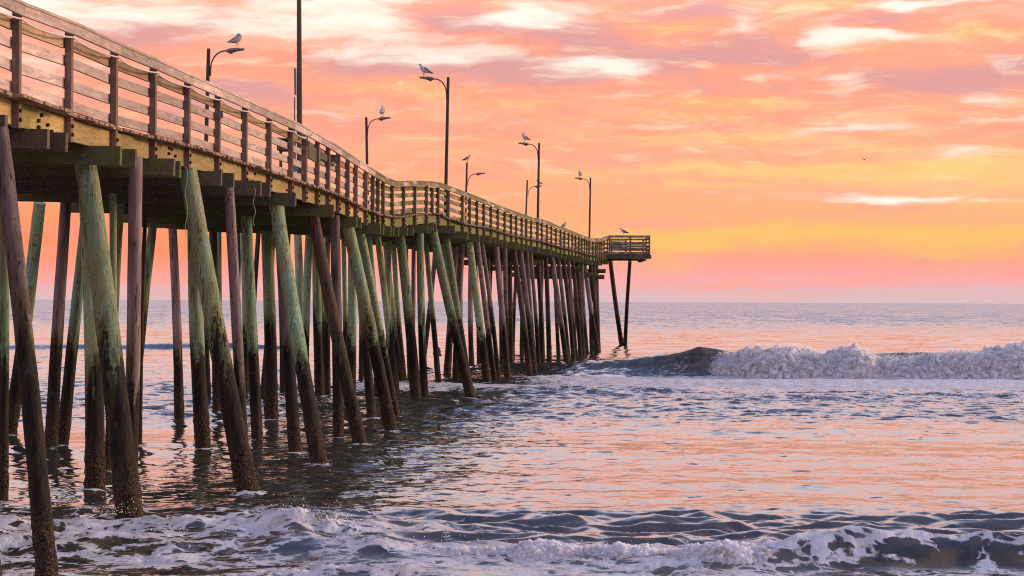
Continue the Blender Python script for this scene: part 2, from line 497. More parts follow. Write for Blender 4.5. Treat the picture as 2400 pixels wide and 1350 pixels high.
M_BOLT = plain('black_bolt_iron', (0.018, 0.018, 0.025), 0.5, 0.3)
M_STEEL = plain('galvanised_grey_steel', (0.17, 0.17, 0.19), 0.5, 0.4)
M_ARM = plain('dark_bronze_steel', (0.06, 0.04, 0.04), 0.5, 0.3)
M_CABLE = plain('white_cable_sheath', (0.62, 0.56, 0.52), 0.55)
M_BOX = plain('blue_grey_metal', (0.12, 0.14, 0.17), 0.45, 0.3)
M_LENS = plain('lamp_glass', (0.30, 0.30, 0.31), 0.25)
M_ROPE = plain('pale_rope', (0.40, 0.34, 0.24), 0.9)
M_RUST = plain('rusty_iron', (0.14, 0.055, 0.025), 0.85)
M_GWHITE = plain('white_plumage', (0.50, 0.49, 0.52), 0.85, 0, 0.1, 60)
M_GBROWN = plain('mottled_plumage', (0.26, 0.23, 0.24), 0.9, 0, 0.45, 45)
M_GWING = plain('slate_wing_plumage', (0.075, 0.065, 0.07), 0.85, 0, 0.2, 40)
M_GBEAK = plain('dull_yellow_bill', (0.30, 0.19, 0.06), 0.6)
M_GLEG = plain('pink_bird_leg', (0.42, 0.20, 0.17), 0.7)
M_SHED = plain('grey_shingle', (0.12, 0.10, 0.10), 0.9)


def sand_mat():
    m, N = mat('wet_sand')
    pos = N.n('ShaderNodeNewGeometry').outputs['Position']
    n = N.noise(pos, 3.0, 6, 0.6)
    finish(N, N.mix(n, (0.20, 0.14, 0.09, 1), (0.30, 0.22, 0.15, 1)), 0.6, n, 0.2, 0.01)
    return m


M_SAND = sand_mat()

# ------------------------------------------------------------------ the line of the pier
HALF = 0.0427
RAIL_PX = [-900, -60, 0, 40, 163, 268, 360, 438, 511, 574, 632, 681, 725, 765, 800, 830, 860, 874, 886, 898, 919, 946, 973, 1000, 1027,
           1051, 1084, 1118, 1150, 1183, 1210, 1245, 1259, 1282, 1303, 1314, 1341, 1364, 1381, 1396, 1410, 1424, 1460]
RAIL_PY = [-395, -28, -3, 14, 60, 108, 146, 181, 213, 241, 267, 289, 312, 335, 357, 377, 396, 405, 412, 419, 427, 427, 426.5, 427, 431,
           440, 452, 465, 478, 491, 500, 512, 514, 521, 531, 534, 544.5, 554, 560, 563, 560.5, 554.5, 554.5]
DECK_PX = [-900, -60, 40, 163, 268, 360, 438, 511, 574, 632, 681, 725, 765, 800, 830, 860, 885, 898, 919, 946, 973, 1000, 1027, 1051, 1084,
           1118, 1150, 1183, 1210, 1245, 1259, 1282, 1309, 1327, 1344, 1366, 1380, 1396, 1410, 1424, 1460]
DECK_PY = [-30, 198, 229, 268, 300, 322, 341, 363, 384, 404, 420, 435, 450, 464, 479, 492, 502, 503.5, 504, 502, 500, 497, 500.5, 513, 523.5,
           530, 536, 544, 551, 560, 563, 571, 579, 583, 587, 594, 598, 600, 598, 595, 595]

line1 = lambda px: 36774.0 / (1670.0 - px)
px1 = lambda Y: 1670.0 - 36774.0 / Y
near = []                                                    # (px, Y, is_post)
for n in range(-6, 9):
    Y = 22.56 + 1.833 * n
    near.append((px1(Y), Y))
for p in (715, 744, 769, 793, 815, 834, 857):
    near.append((p, line1(p)))
Yc = near[-1][1]
for p in (874, 886, 898, 919, 946, 973, 1000, 1027, 1051, 1084, 1101, 1118, 1134, 1150.6, 1167, 1183, 1198, 1210, 1223, 1234, 1245,
          1259, 1270, 1282, 1292.5, 1303, 1314, 1323, 1333, 1341, 1349, 1357, 1364, 1370, 1375.5, 1381, 1390, 1396.5, 1401, 1406,
          1410.5, 1416, 1423.5):
    Yc += 1.83 if p < 1385 else 1.2
    near.append((p, Yc))
PX = np.array([p for p, _ in near])
NY = np.array([y for _, y in near])
NX = np.array([at(p, np.interp(p, RAIL_PX, RAIL_PY), y).x for p, y in near])
NZR = np.array([at(p, np.interp(p, RAIL_PX, RAIL_PY), y).z for p, y in near])
NZD = np.array([at(p, np.interp(p, DECK_PX, DECK_PY), y).z for p, y in near])
NZD = np.minimum(NZD, NZR - 0.95)
NZD = np.maximum(NZD, NZR - 1.16)
# stretch towards the beach: level
for i in range(len(NY)):
    if NY[i] < 21:
        k = np.searchsorted(NY, 21)
        NZR[i] = NZR[k] + (NY[k] - NY[i]) * 0.02
        NZD[i] = NZD[k] + (NY[k] - NY[i]) * 0.02
END_Y = NY[-1]
nx = lambda Y: float(np.interp(Y, NY, NX))
zr = lambda Y: float(np.interp(Y, NY, NZR))
zd = lambda Y: float(np.interp(Y, NY, NZD))
_sm = np.convolve(np.pad(NX, 6, 'edge'), np.ones(13) / 13, 'valid')
PIER_W = 5.2
fx = lambda Y: float(np.interp(Y, NY, _sm)) - PIER_W       # far edge
_smz = np.convolve(np.pad(NZD, 3, 'edge'), np.ones(7) / 7, 'valid')
zf = lambda Y: float(np.interp(Y, NY, _smz)) + 0.12        # deck level along the far edge
OUT = Vector((0.994, -0.106, 0))                             # towards the open beach side, square to the pier
ALONG = Vector((0.106, 0.994, 0))

pier = tag(empty('pier', (nx(24), 24, 0)),
           'long weathered timber fishing pier on leaning green and brown piles, running out over the sea', 'pier')

# --- deck of cross planks
mb = MB()
Y = 11.6
rr = random.Random(3)
off_run, run_left = 0.0, 0
while Y < END_Y + 0.3:
    if run_left <= 0:
        run_left = rr.randint(8, 14)
        off_run = rr.uniform(-0.05, 0.09)
        tip = rr.uniform(-0.012, 0.02)
    run_left -= 1
    w = 0.138
    p0 = Vector((nx(Y), Y, zd(Y) + tip * 0.5)) + OUT * (0.12 + off_run + rr.uniform(-.02, .03))
    p1 = Vector((fx(Y), Y + 0.3, zf(Y))) - OUT * 0.1
    dz = rr.uniform(-.006, .006)
    mb.bar(p0 + Vector((0, 0, dz - .02)), p1 + Vector((0, 0, -.02)), w, 0.04, side=ALONG)
    Y += 0.146
mb.build('deck', M_DECK, pier)

# --- stringers under the deck (the outer one is the yellow fascia)
S_TOP, S_H = 0.043, 0.285


def run_boards(ys, xf, zfun, top, h, th, dx=0.0, mbx=None, mat_i=0, lo=None, hi=None, joint=0.004):
    for a, b in zip(ys[:-1], ys[1:]):
        A = Vector((xf(a), a, zfun(a) - top - h / 2)) + OUT * dx
        B = Vector((xf(b), b, zfun(b) - top - h / 2)) + OUT * dx
        d = (B - A)
        A2, B2 = A + d * (joint / d.length), B - d * (joint / d.length)
        mbx.hexa([A2 + OUT * (i * th / 2) + Vector((0, 0, j * h / 2)) for i, j in ((-1, -1), (1, -1), (1, 1), (-1, 1))] +
                 [B2 + OUT * (i * th / 2) + Vector((0, 0, j * h / 2)) for i, j in ((-1, -1), (1, -1), (1, 1), (-1, 1))], mat_i)


ysn = list(NY[NY < 46.0])
yso = [ysn[-1]] + list(NY[NY >= 46.0])
mb = MB()
run_boards(ysn, nx, zd, S_TOP, S_H, 0.06, -0.07, mb)
for (px, py) in ((97, 283), (104, 270), (97, 298), (118, 293), (127, 308), (282, 349), (402, 347), (407, 350), (401, 360), (416, 366),
                 (524, 402), (602, 408), (597, 425), (608, 430), (676, 446)):
    Yb = line1(px)
    p = Vector((nx(Yb), Yb, at(px, py, Yb).z)) + OUT * (-0.035)
    mb.tube([p, p + OUT * 0.03], 0.026, 6, 1)
mb.build('outer_stringer', [M_FASCIA, M_BOLT], pier)
mb = MB()
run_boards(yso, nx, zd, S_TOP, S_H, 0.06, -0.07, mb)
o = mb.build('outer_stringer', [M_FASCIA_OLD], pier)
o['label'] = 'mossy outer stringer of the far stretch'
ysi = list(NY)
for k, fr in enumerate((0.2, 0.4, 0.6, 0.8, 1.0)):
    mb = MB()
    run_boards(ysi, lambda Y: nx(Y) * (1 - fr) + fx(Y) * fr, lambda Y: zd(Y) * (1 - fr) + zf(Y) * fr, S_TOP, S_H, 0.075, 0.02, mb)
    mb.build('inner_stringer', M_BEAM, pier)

# --- cap beams: pairs of planks across each row of piles
caps = []
for px in (-400, -150, 20, 156, 295, 421, 540, 615, 705, 790, 858):
    caps.append(35234.0 / (1670 - px))
yy = caps[-1] + 2.4
while yy < END_Y - 0.5:
    caps.append(yy)
    yy += 2.45
rr = random.Random(9)
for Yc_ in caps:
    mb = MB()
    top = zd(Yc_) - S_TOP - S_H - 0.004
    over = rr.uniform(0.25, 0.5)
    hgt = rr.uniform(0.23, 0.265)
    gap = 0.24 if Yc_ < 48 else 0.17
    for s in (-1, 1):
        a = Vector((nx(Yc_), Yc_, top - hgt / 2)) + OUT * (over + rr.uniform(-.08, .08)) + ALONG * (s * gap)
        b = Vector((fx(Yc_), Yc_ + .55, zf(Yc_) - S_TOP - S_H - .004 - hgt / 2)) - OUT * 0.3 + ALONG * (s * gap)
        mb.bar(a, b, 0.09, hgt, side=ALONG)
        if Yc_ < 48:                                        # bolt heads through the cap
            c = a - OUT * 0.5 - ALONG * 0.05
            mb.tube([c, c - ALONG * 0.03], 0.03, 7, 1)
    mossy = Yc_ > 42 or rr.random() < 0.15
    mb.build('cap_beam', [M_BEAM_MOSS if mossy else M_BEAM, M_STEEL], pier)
# cross walers low under the far half (round logs and planks)
for (Ya, lx, dz) in ((88, 0.0, .75), (104, .2, .7), (112, .3, .95), (118, .06, 1.2), (118.6, .06, .85)):
    mb = MB()
    a = Vector((nx(Ya) + lx, Ya, zd(Ya) - dz - .2))
    mb.tube([a, Vector((fx(Ya), Ya + .5, zd(Ya) - dz - .2))], 0.14, 10)
    mb.build('waler', M_BEAM_MOSS, pier)


# --- piles, each a tapered, slightly bowed log standing in the sea
def make_pile(top, base, r, material, seed, barn=True):
    rr = random.Random(seed)
    ax = base - top
    far = base.y
    seg = 26 if far < 35 else (20 if far < 70 else 14)
    rings = 150 if far < 28 else (100 if far < 45 else (60 if far < 70 else 36))
    ext = 1.3 / max(0.3, (-ax.normalized().z))
    bot = base + ax.normalized() * ext
    d = (bot - top).normalized()
    s = (Vector((0, 1, 0)) - d * d.y).normalized()
    t = d.cross(s)
    L = (bot - top).length
    ph = [rr.uniform(0, 6.28) for _ in range(4)]
    bow = rr.uniform(-1, 1) * 0.012 * L
    vs, fs = [], []
    for i in range(rings + 1):
        f = i / rings
        p = top + d * (L * f)
        p += t * (bow * math.sin(math.pi * f)) + s * (0.01 * L * math.sin(math.pi * f + ph[0]) * 0.6)
        rad0 = r * (0.92 + 0.14 * f)
        for k in range(seg):
            a = 2 * math.pi * k / seg
            rad = rad0 * (1 + 0.025 * math.sin(2 * a + ph[1] + 3 * f) + 0.018 * math.sin(3 * a + ph[2]) + 0.012 * math.sin(9 * f + ph[3] + a))
            q = p + s * (math.cos(a) * rad) + t * (math.sin(a) * rad)
            if q.z < 1.2:
                w = min(1.0, (1.2 - q.z) / 0.7)
                nz = mnoise.noise(Vector((q.x * 13 + seed, q.y * 13, q.z * 11))) + 0.8 * mnoise.noise(Vector((q.x * 31, q.y * 31 + seed, q.z * 27)))
                rad += w * (0.010 + 0.024 * nz) * (r / 0.16)
                q = p + s * (math.cos(a) * rad) + t * (math.sin(a) * rad)
            elif far < 48:
                rad += 0.006 * mnoise.noise(Vector((q.x * 7 + seed, q.y * 7, q.z * 1.6)))
                q = p + s * (math.cos(a) * rad) + t * (math.sin(a) * rad)
            vs.append(q)
    for i in range(rings):
        for k in range(seg):
            k2 = (k + 1) % seg
            fs.append((i * seg + k, i * seg + k2, (i + 1) * seg + k2, (i + 1) * seg + k))
    m_ = MB()
    m_.add(vs, fs, 0, True)
    m_.add([vs[k] for k in range(seg)], [tuple(range(seg))], 0)
    return m_.build('pile', material, pier)


G, B_, D_, S_ = M_PGREEN, M_PBROWN, M_PDARK, M_PGREY
# photo top, photo foot, width in photo pixels, wood, depth of top (None = as the foot), depth of foot (None = from the water line)
PILES = [
    (0, 330, 107, 1362, 50, B_, 22.0, 20.75), (-135, 330, -14, 1400, 50, B_, 20.4, 19.3), (203, 405, 308, 1245, 57, G, 24.6, None), (440, 400, 585, 1155, 48, G, 30.5, None),
    (648, 488, 750, 1087, 37, G, 35.6, None), (733, 500, 847, 1048, 31, D_, 39.0, None), (815, 528, 912, 1008, 31, G, 43.2, None),
    (845, 548, 927, 972, 23, G, 47, None), (1015, 543, 1105, 930, 23, G, 58.5, None), (1046, 560, 1098, 905, 18, G, 63, None),
    (1100, 566, 1142, 897, 19, G, 67, None), (1119, 568, 1160, 892, 13, B_, 69, None), (1129, 570, 1166, 890, 11, B_, 71, None),
    (1162, 573, 1190, 889, 15, B_, 74, None), (1183, 576, 1186, 880, 12, B_, 76, None), (1203, 580, 1240, 880, 14, D_, 78, None),
    (1219, 584, 1253, 879, 13, B_, 80, None), (1236, 614, 1254, 868, 11, B_, 84, None), (1245, 616, 1261, 860, 10, B_, 86, None),
    (1260, 620, 1269, 838, 12, D_, 92, 92), (1280, 622, 1287, 836, 12, D_, 94, 94), (1292, 599, 1326, 838, 13, B_, 93, 93),
    (1309, 615, 1331, 838, 10, B_, 97, 97), (1321, 618, 1342, 838, 11, D_, 99, 99), (1333, 618, 1351, 838, 9, B_, 101, 101),
    (1343, 620, 1360, 838, 10, D_, 104, 104), (1354, 616, 1367, 837, 11, D_, 107, 107), (1364, 618, 1378, 837, 10, B_, 110, 110),
    (1372, 626, 1405, 836, 12, S_, 113, 113), (1383, 622, 1403, 828, 9, D_, 116, 116), (1392, 628, 1395, 830, 9, D_, 118, 118),
    (1399, 635, 1404, 833, 9, B_, 119, 119),
    # T head legs
    (1429, 600, 1457, 801, 11, D_, 127, 134), (1477, 600, 1466, 804, 9, D_, 127, 133),
    # middle and far rows, from the left
    (8, 420, 4, 1180, 24, G, None, None), (97, 455, 18, 1020, 31, G, 41.5, 43), (156, 462, 120, 1055, 29, B_, None, None),
    (206, 470, 147, 1050, 28, G, None, None), (200, 420, 218, 1148, 44, G, None, None), (262, 450, 246, 1105, 18, G, None, None),
    (284, 440, 264, 1040, 24, G, None, None), (318, 370, 301, 1190, 35, B_, 27.2, 27.6), (342, 480, 329, 1048, 11, D_, None, None),
    (362, 500, 312, 1010, 22, G, None, None), (403, 510, 418, 985, 22, B_, None, None), (458, 510, 481, 1056, 36, G, None, None),
    (498, 520, 508, 970, 20, D_, None, None), (514, 525, 519, 960, 12, G, None, None), (535, 430, 570, 1115, 26, B_, 32.3, 33),
    (567, 500, 573, 930, 14, G, None, None), (578, 500, 603, 1036, 27, G, None, None), (608, 520, 588, 920, 12, D_, None, None),
    (624, 520, 633, 986, 30, G, None, None), (650, 530, 660, 920, 14, D_, None, None), (655, 520, 693, 1064, 30, B_, None, None),
    (697, 520, 706, 905, 20, G, None, None), (726, 530, 716, 925, 20, G, None, None), (742, 540, 752, 930, 22, G, None, None),
    (768, 540, 768, 925, 15, G, None, None), (784, 500, 792, 1021, 25, B_, None, None), (804, 530, 808, 910, 12, G, None, None),
    (826, 540, 822, 915, 22, G, None, None), (835, 560, 872, 985, 22, B_, None, None), (862, 545, 884, 938, 18, G, None, None),
    (884, 546, 929, 934, 17, G, None, None), (902, 546, 940, 893, 16, G, None, None), (921, 546, 950, 889, 13, G, None, None),
    (936, 542, 973, 933, 25, G, None, None), (952, 545, 962, 885, 10, G, None, None), (969, 560, 962, 890, 11, B_, None, None),
    (985, 542, 996, 932, 19, G, None, None), (996, 545, 1027, 894, 13, G, None, None), (1020, 585, 988, 860, 12, B_, None, None),
    (1068, 570, 1048, 880, 17, B_, None, None), (1083, 575, 1070, 892, 17, B_, None, None), (1034, 545, 1083, 896, 14, G, None, None),
    (1078, 585, 1074, 870, 10, D_, None, None), (1143, 585, 1146, 860, 10, B_, None, None), (1152, 590, 1137, 850, 9, D_, None, None),
    (1172, 585, 1176, 855, 11, D_, None, None), (1194, 590, 1198, 850, 12, D_, None, None), (1212, 600, 1203, 840, 9, B_, None, None),
    (1227, 605, 1224, 836, 10, D_, None, None), (1272, 620, 1267, 836, 10, B_, 99, 99), (1300, 620, 1310, 836, 9, D_, 101, 101),
    (1348, 622, 1346, 835, 9, D_, 112, 112), (1386, 625, 1388, 834, 9, D_, 116, 116),
    (1104, 575, 1108, 862, 12, B_, None, None), (912, 545, 914, 900, 14, G, None, None), (640, 520, 612, 940, 14, G, None, None),
    (560, 520, 553, 925, 13, D_, None, None), (676, 530, 672, 912, 14, D_, None, None), (754, 545, 762, 903, 13, G, None, None),
    (848, 548, 846, 890, 12, D_, None, None), (478, 520, 490, 940, 14, B_, None, None), (1112, 580, 1121, 850, 10, D_, None, None),
]
feet = []
for i, (tx, ty, bx, by, w, m_, Zt, Zb) in enumerate(PILES):
    base = on_water(bx, by) if Zb is None else at(bx, by, Zb)
    Zt = base.y if Zt is None else Zt
    if (i < 8 and i != 3) or i == 10:
        Zt = min(caps, key=lambda q: abs(q - Zt))
    top = at(tx, ty, Zt)
    d = top - base
    # run the log along its own line down to the water and up to just under the deck
    base = top - d * (top.z / d.z)
    Yq = min(top.y, END_Y)
    want = zd(Yq) - S_TOP - 0.30 if top.y < END_Y + 1 else zd(END_Y) - .3
    if top.x < nx(Yq) - 1.2:
        want = zf(Yq) - S_TOP - 0.25
    if (i < 8 and i != 3) or i == 10:
        want -= 0.16
    top = base + d * (want / d.z)
    r = w / 2 / F * (0.5 * (base.y + top.y)) * (0.9 if base.y < 22 else 0.97)
    feet.append((base.x, base.y, r))
    make_pile(top, base, r, m_, 100 + i)

# --- railing along the near side
rail = MB()
hr_h, hr_t = 0.125, 0.045
rr = random.Random(21)
for a, b in zip(NY[:-1], NY[1:]):
    A = Vector((nx(a), a, zr(a) - hr_h / 2)) + OUT * 0.075
    Bq = Vector((nx(b), b, zr(b) - hr_h / 2)) + OUT * 0.075
    d = (Bq - A).normalized() * 0.002
    A, Bq = A + d, Bq - d
    q = ((-1, -1), (1, -1), (1, 1), (-1, 1))
    rail.hexa([A + OUT * (i * hr_t / 2) + Vector((0, 0, j * hr_h / 2)) for i, j in q] + [Bq + OUT * (i * hr_t / 2) + Vector((0, 0, j * hr_h / 2)) for i, j in q])
    A2, B2 = A + Vector((0, 0, hr_h / 2 + .021)) - OUT * 0.06, Bq + Vector((0, 0, hr_h / 2 + .021)) - OUT * 0.06
    rail.hexa([A2 + OUT * (i * .19 / 2) + Vector((0, 0, j * .036 / 2)) for i, j in q] + [B2 + OUT * (i * .19 / 2) + Vector((0, 0, j * .036 / 2)) for i, j in q])
railing = rail.build('railing', M_RAIL, pier)
for top, mt in ((0.155, M_INNER), (0.38, M_RAIL), (0.66, M_RAIL), (0.92, M_RAIL)):
    mb = MB()
    for a, b in zip(NY[:-1], NY[1:]):
        ja, jb = rr.uniform(-.008, .008), rr.uniform(-.008, .008)
        ht = 0.13
        sc_a, sc_b = (zr(a) - zd(a)) / 1.12, (zr(b) - zd(b)) / 1.12
        A = Vector((nx(a), a, zr(a) - top * sc_a - ht / 2 + ja)) - OUT * 0.075
        Bq = Vector((nx(b), b, zr(b) - top * sc_b - ht / 2 + jb)) - OUT * 0.075
        d = (Bq - A).normalized() * 0.003
        A, Bq = A + d, Bq - d
        q = ((-1, -1), (1, -1), (1, 1), (-1, 1))
        mb.hexa([A + OUT * (i * .04 / 2) + Vector((0, 0, j * ht / 2)) for i, j in q] + [Bq + OUT * (i * .04 / 2) + Vector((0, 0, j * ht / 2)) for i, j in q])
    mb.build('rail_board', mt, railing)
for i, Yp in enumerate(NY):
    mb = MB()
    px = PX[i]
    lean = 0.0
    if 900 < px < 1010: lean = {919: 0.09, 946: 0.05, 973: -0.10, 1000: -0.06}.get(round(px), 0)
    b = Vector((nx(Yp), Yp, zd(Yp) - 0.36 - rr.uniform(0, .03)))
    t = Vector((nx(Yp), Yp, zr(Yp) - 0.02))
    if i == 23 or i == 10: t.z += 0.0
    b += ALONG * lean * 0.9
    mb.bar(b, t, 0.089, 0.089, side=OUT)
    for zz in (0.10, 0.21):
        c = b + Vector((0, 0, zz)) + OUT * 0.0445
        mb.tube([c, c + OUT * 0.025], 0.028, 6, 1)
    mb.build('post', [M_POST, M_BOLT], railing)
# the odd half-height post by the jog
mb = MB()
Yh = float(np.interp(1013, PX, NY))
mb.bar((nx(Yh), Yh, zd(Yh) + .02), (nx(Yh), Yh, zd(Yh) + .8), 0.09, 0.09, side=OUT)
mb.build('post', [M_POST], railing)['label'] = 'half-height post short of the handrail'

# --- T head at the seaward end: a platform squared across the pier
TY0, TY1 = END_Y + 0.25, END_Y + 6.0
TXL, TXR = nx(END_Y) - 6.5, at(1523, 560, TY0).x
tz = zd(END_Y) + 0.02
tr = at(1470, 553.5, TY0).z
mb = MB()
x = TXL
while x < TXR:
    mb.bar((x + .07, TY0, tz - .02), (x + .07, TY1, tz - .02), 0.14, 0.04, side=(1, 0, 0))
    x += 0.147
mb.build('head_deck', M_DECK, pier)
mb = MB()
mb.box(((TXL + TXR) / 2 + .05, TY0 + .05, tz - .043 - .14), TXR - TXL + .1, 0.09, 0.28)
mb.box(((TXL + TXR) / 2, TY1 - .1, tz - .043 - .14), TXR - TXL, 0.09, 0.28)
mb.box((TXR - .3, (TY0 + TY1) / 2, tz - .33 - .05), 0.2, TY1 - TY0 - .3, 0.1)
mb.box((TXL + 1.5, (TY0 + TY1) / 2, tz - .33 - .05), 0.2, TY1 - TY0 - .3, 0.1)
mb.build('head_beam', M_BEAM, pier)
mb = MB()
q0 = at(1428, 560, TY0).x
for (xa, xb) in ((q0, at(1477, 560, TY0).x), (at(1477, 560, TY0).x, TXR)):
    for zt, hh in ((0.0, .10), (.16, .10), (.36, .12), (.58, .13), (.80, .14), (1.0, .17)):
        if zt in (.36,) and xb > TXR - .01: hh = .09
        mb.box(((xa + xb) / 2, TY0 - .03, tr - zt - hh / 2), xb - xa - .01, .04, hh)
for zt, hh in ((0.0, .12), (.3, .12), (.6, .12), (.9, .12)):
    mb.box(((TXL + TXR) / 2, TY1, tr + .04 - zt - hh / 2), TXR - TXL - .06, .04, hh)
    mb.box((TXR, (TY0 + TY1) / 2, tr - zt - hh / 2), .04, TY1 - TY0 - .06, hh)
mb.box(((q0 + TXR) / 2, TY0 + .02, tr + .03), TXR - q0 + .12, .2, .04)
hrail = mb.build('head_railing', M_RAIL, pier)
for (xq, yq) in ((q0, TY0 - .1), (at(1477, 560, TY0).x, TY0 - .1), (TXR - .03, TY0 - .1), (TXR - .03, TY1 - .1), (TXR - .03, (TY0 + TY1) / 2),
                 (TXL + 2, TY1 + .07), (TXL + 5, TY1 + .07)):
    mb = MB()
    mb.bar((xq, yq, tz - .25), (xq, yq, tr - .01), .1, .1, side=(1, 0, 0))
    mb.build('post', M_POST, hrail)
# bench seen behind the head railing
mb = MB()
bx0 = q0 + .1
mb.box((bx0 + .55, TY0 + .7, tz + .45), 1.1, .4, .05)
for k in range(3):
    mb.box((bx0 + .55, TY0 + .93 + k * .02, tz + .6 + k * .16), 1.1, .03, .12)
for s in (0.1, 1.0):
    mb.bar((bx0 + s, TY0 + .55, tz), (bx0 + s, TY0 + .55, tz + .42), .07, .07)
    mb.bar((bx0 + s, TY0 + .98, tz), (bx0 + s, TY0 + 1.02, tz + 1.0), .07, .07)
tag(mb.build('bench', M_RAIL), 'plank bench half hidden behind the railing of the pier head', 'bench')


# ------------------------------------------------------------------ street lamps
def lamp(px_foot, py_top, Yl, arm_dir, label, px_top=None, head_drop=0.0, arm_scale=1.0, far_side=True):
    top = at(px_top if px_top else px_foot, py_top, Yl)
    foot_z = (zf(Yl) if far_side else zd(Yl))
    ft = at(px_foot, 500, Yl)
    foot = Vector((ft.x, Yl, foot_z))
    root = tag(empty('street_lamp', foot), label, 'street lamp', 'lamps along both sides of the pier')
    mb = MB()
    mb.tube([foot, foot.lerp(top, .5), top], [0.060, 0.055, 0.048], 10)
    mb.build('lamp_post', M_LAMPPOST, root)
    a0 = top + Vector((0, 0, -0.55 if head_drop == 0 else -head_drop))
    dv = Vector((arm_dir, 0, 0))
    pts = []
    for k in range(13):
        t = k / 12
        pts.append(a0 + dv * (0.06 + 0.44 * arm_scale * (t ** 1.7)) + Vector((0, 0, 0.52 * math.sin(min(1, t * 1.02) * math.pi / 2) ** 0.8 * (0.95 if head_drop == 0 else .85))))
    mb = MB()
    mb.tube(pts, 0.020, 8)
    mb.box(a0 + dv * 0.055 + Vector((0, 0, -.05)), 0.03, 0.09, 0.26)
    mb.build('lamp_arm', M_ARM, root)
    e = pts[-1]
    tilt = 0.10
    h = lambda s, z: e + dv * s + Vector((0, 0, z + tilt * s))
    # cobra head: deep housing next to the arm, thin visor in front
    mb = MB()
    prof = [(-.02, .035, .045), (.04, .06, .085), (.20, .062, .095), (.24, .045, .075), (.42, .032, .06), (.46, .02, .05)]
    vs, fs = [], []
    seg = 12
    for (s, hz, wy) in prof:
        for k in range(seg):
            a = 2 * math.pi * k / seg
            vs.append(h(s * 1.0, math.sin(a) * hz) + Vector((0, math.cos(a) * wy, 0)))
    for i in range(len(prof) - 1):
        for k in range(seg):
            k2 = (k + 1) % seg
            fs.append((i * seg + k, i * seg + k2, (i + 1) * seg + k2, (i + 1) * seg + k))
    mb.add(vs, fs, 0, True)
    mb.add(vs[:seg], [tuple(range(seg))], 0)
    mb.add(vs[-seg:], [tuple(range(seg))], 0)
    hd = mb.build('lamp_head', M_STEEL, root)
    mb = MB()
    mb.tube([h(.10, -.064), h(.10, -.085), h(.10, -.095)], [.06, .05, .02], 10)
    mb.build('lens', M_LENS, hd)
    return h(.12, .062), h(.38, .034), top


L1 = lamp(479, 114, 50.2, 1, 'lamp with short arm to the right, nearest to the shore, a hunched gull on it', px_top=489)
L2 = lamp(863, 275, 73.5, 1, 'far-side lamp just left of the bend in the railing, long-necked gull on its head', px_top=858.5)
L3 = lamp(1043.5, 181, 62.3, -1, 'tallest lamp, arm to the left, rising behind the twisted stretch of railing', px_top=1050.5, far_side=False)
L4 = lamp(1089.5, 381, 100, 1, 'lamp with a gull standing on the very top of its post', px_top=1094.5, head_drop=1.05)
L5 = lamp(1260, 335, 85.8, -1, 'lamp with arm to the left, crossing in front of a shorter lamp', px_top=1263.5, far_side=False)
L6 = lamp(1229.5, 422, 119, 1, 'short slanted lamp half crossed by the lamp post in front', px_top=1236, head_drop=.85)
L7 = lamp(1381, 417, 113.5, -1, 'lamp farthest out to sea, above the dip before the pier head', px_top=1384, far_side=False)

# ------------------------------------------------------------------ tall pole with conduit
pb = at(703, 430, 45.5)
pt = at(700.5, -140, 45.5)
pole = tag(empty('utility_pole', Vector((pb.x, 45.5, zd(45.5) + .02))), 'tall olive brown timber pole behind the railing, running out of the top of the picture', 'utility pole')
mb = MB()
mb.tube([Vector((pb.x, 45.5, zd(45.5) + .02)), pt], [0.075, 0.05], 14)
mb.build('pole_shaft', M_POLE, pole)
mb = MB()
c0, c1, c2 = at(690.5, 420, 45.3), at(690.5, 228, 45.3), at(691.5, 160, 45.3)
mb.tube([c0, c1], .019, 8)
mb.tube([at(693, 222, 45.3), c2], .032, 8)
mb.build('conduit', M_BOX, pole)
mb = MB()
mb.box(at(692, 394, 45.15), .09, .07, .16)
mb.build('switch_box', M_BOX, pole)
# sloping roofed fish-cleaning stand near the pole
sp = at(690, 400, 46.5)
st = tag(empty('cleaning_station', Vector((sp.x, 46.5, zd(46.5)))), 'small stand with a sloping grey board roof seen through the railing', 'cleaning stand')
mb = MB()
zt_ = at(670, 327, 46.5).z
a = at(654, 330, 46.5)
for k in range(4):
    mb.bar(Vector((a.x, 46.2 + k * .25, zt_ - .0)), Vector((a.x + .75, 46.2 + k * .25, zt_ - .06)), .24, .03, side=(0, 1, 0))
mb.build('roof', M_SHED, st)
mb = MB()
c = at(672, 347, 46.5)
mb.box(c, .42, .6, .14)
mb.build('table_top', M_BEAM, st)
for px in (658, 690):
    mb = MB()
    q = at(px, 400, 46.5)
    mb.bar((q.x, 46.5, zd(46.5) - .01), (q.x, 46.5, zt_ - .04), .07, .07)
    mb.build('leg', M_BEAM, st)

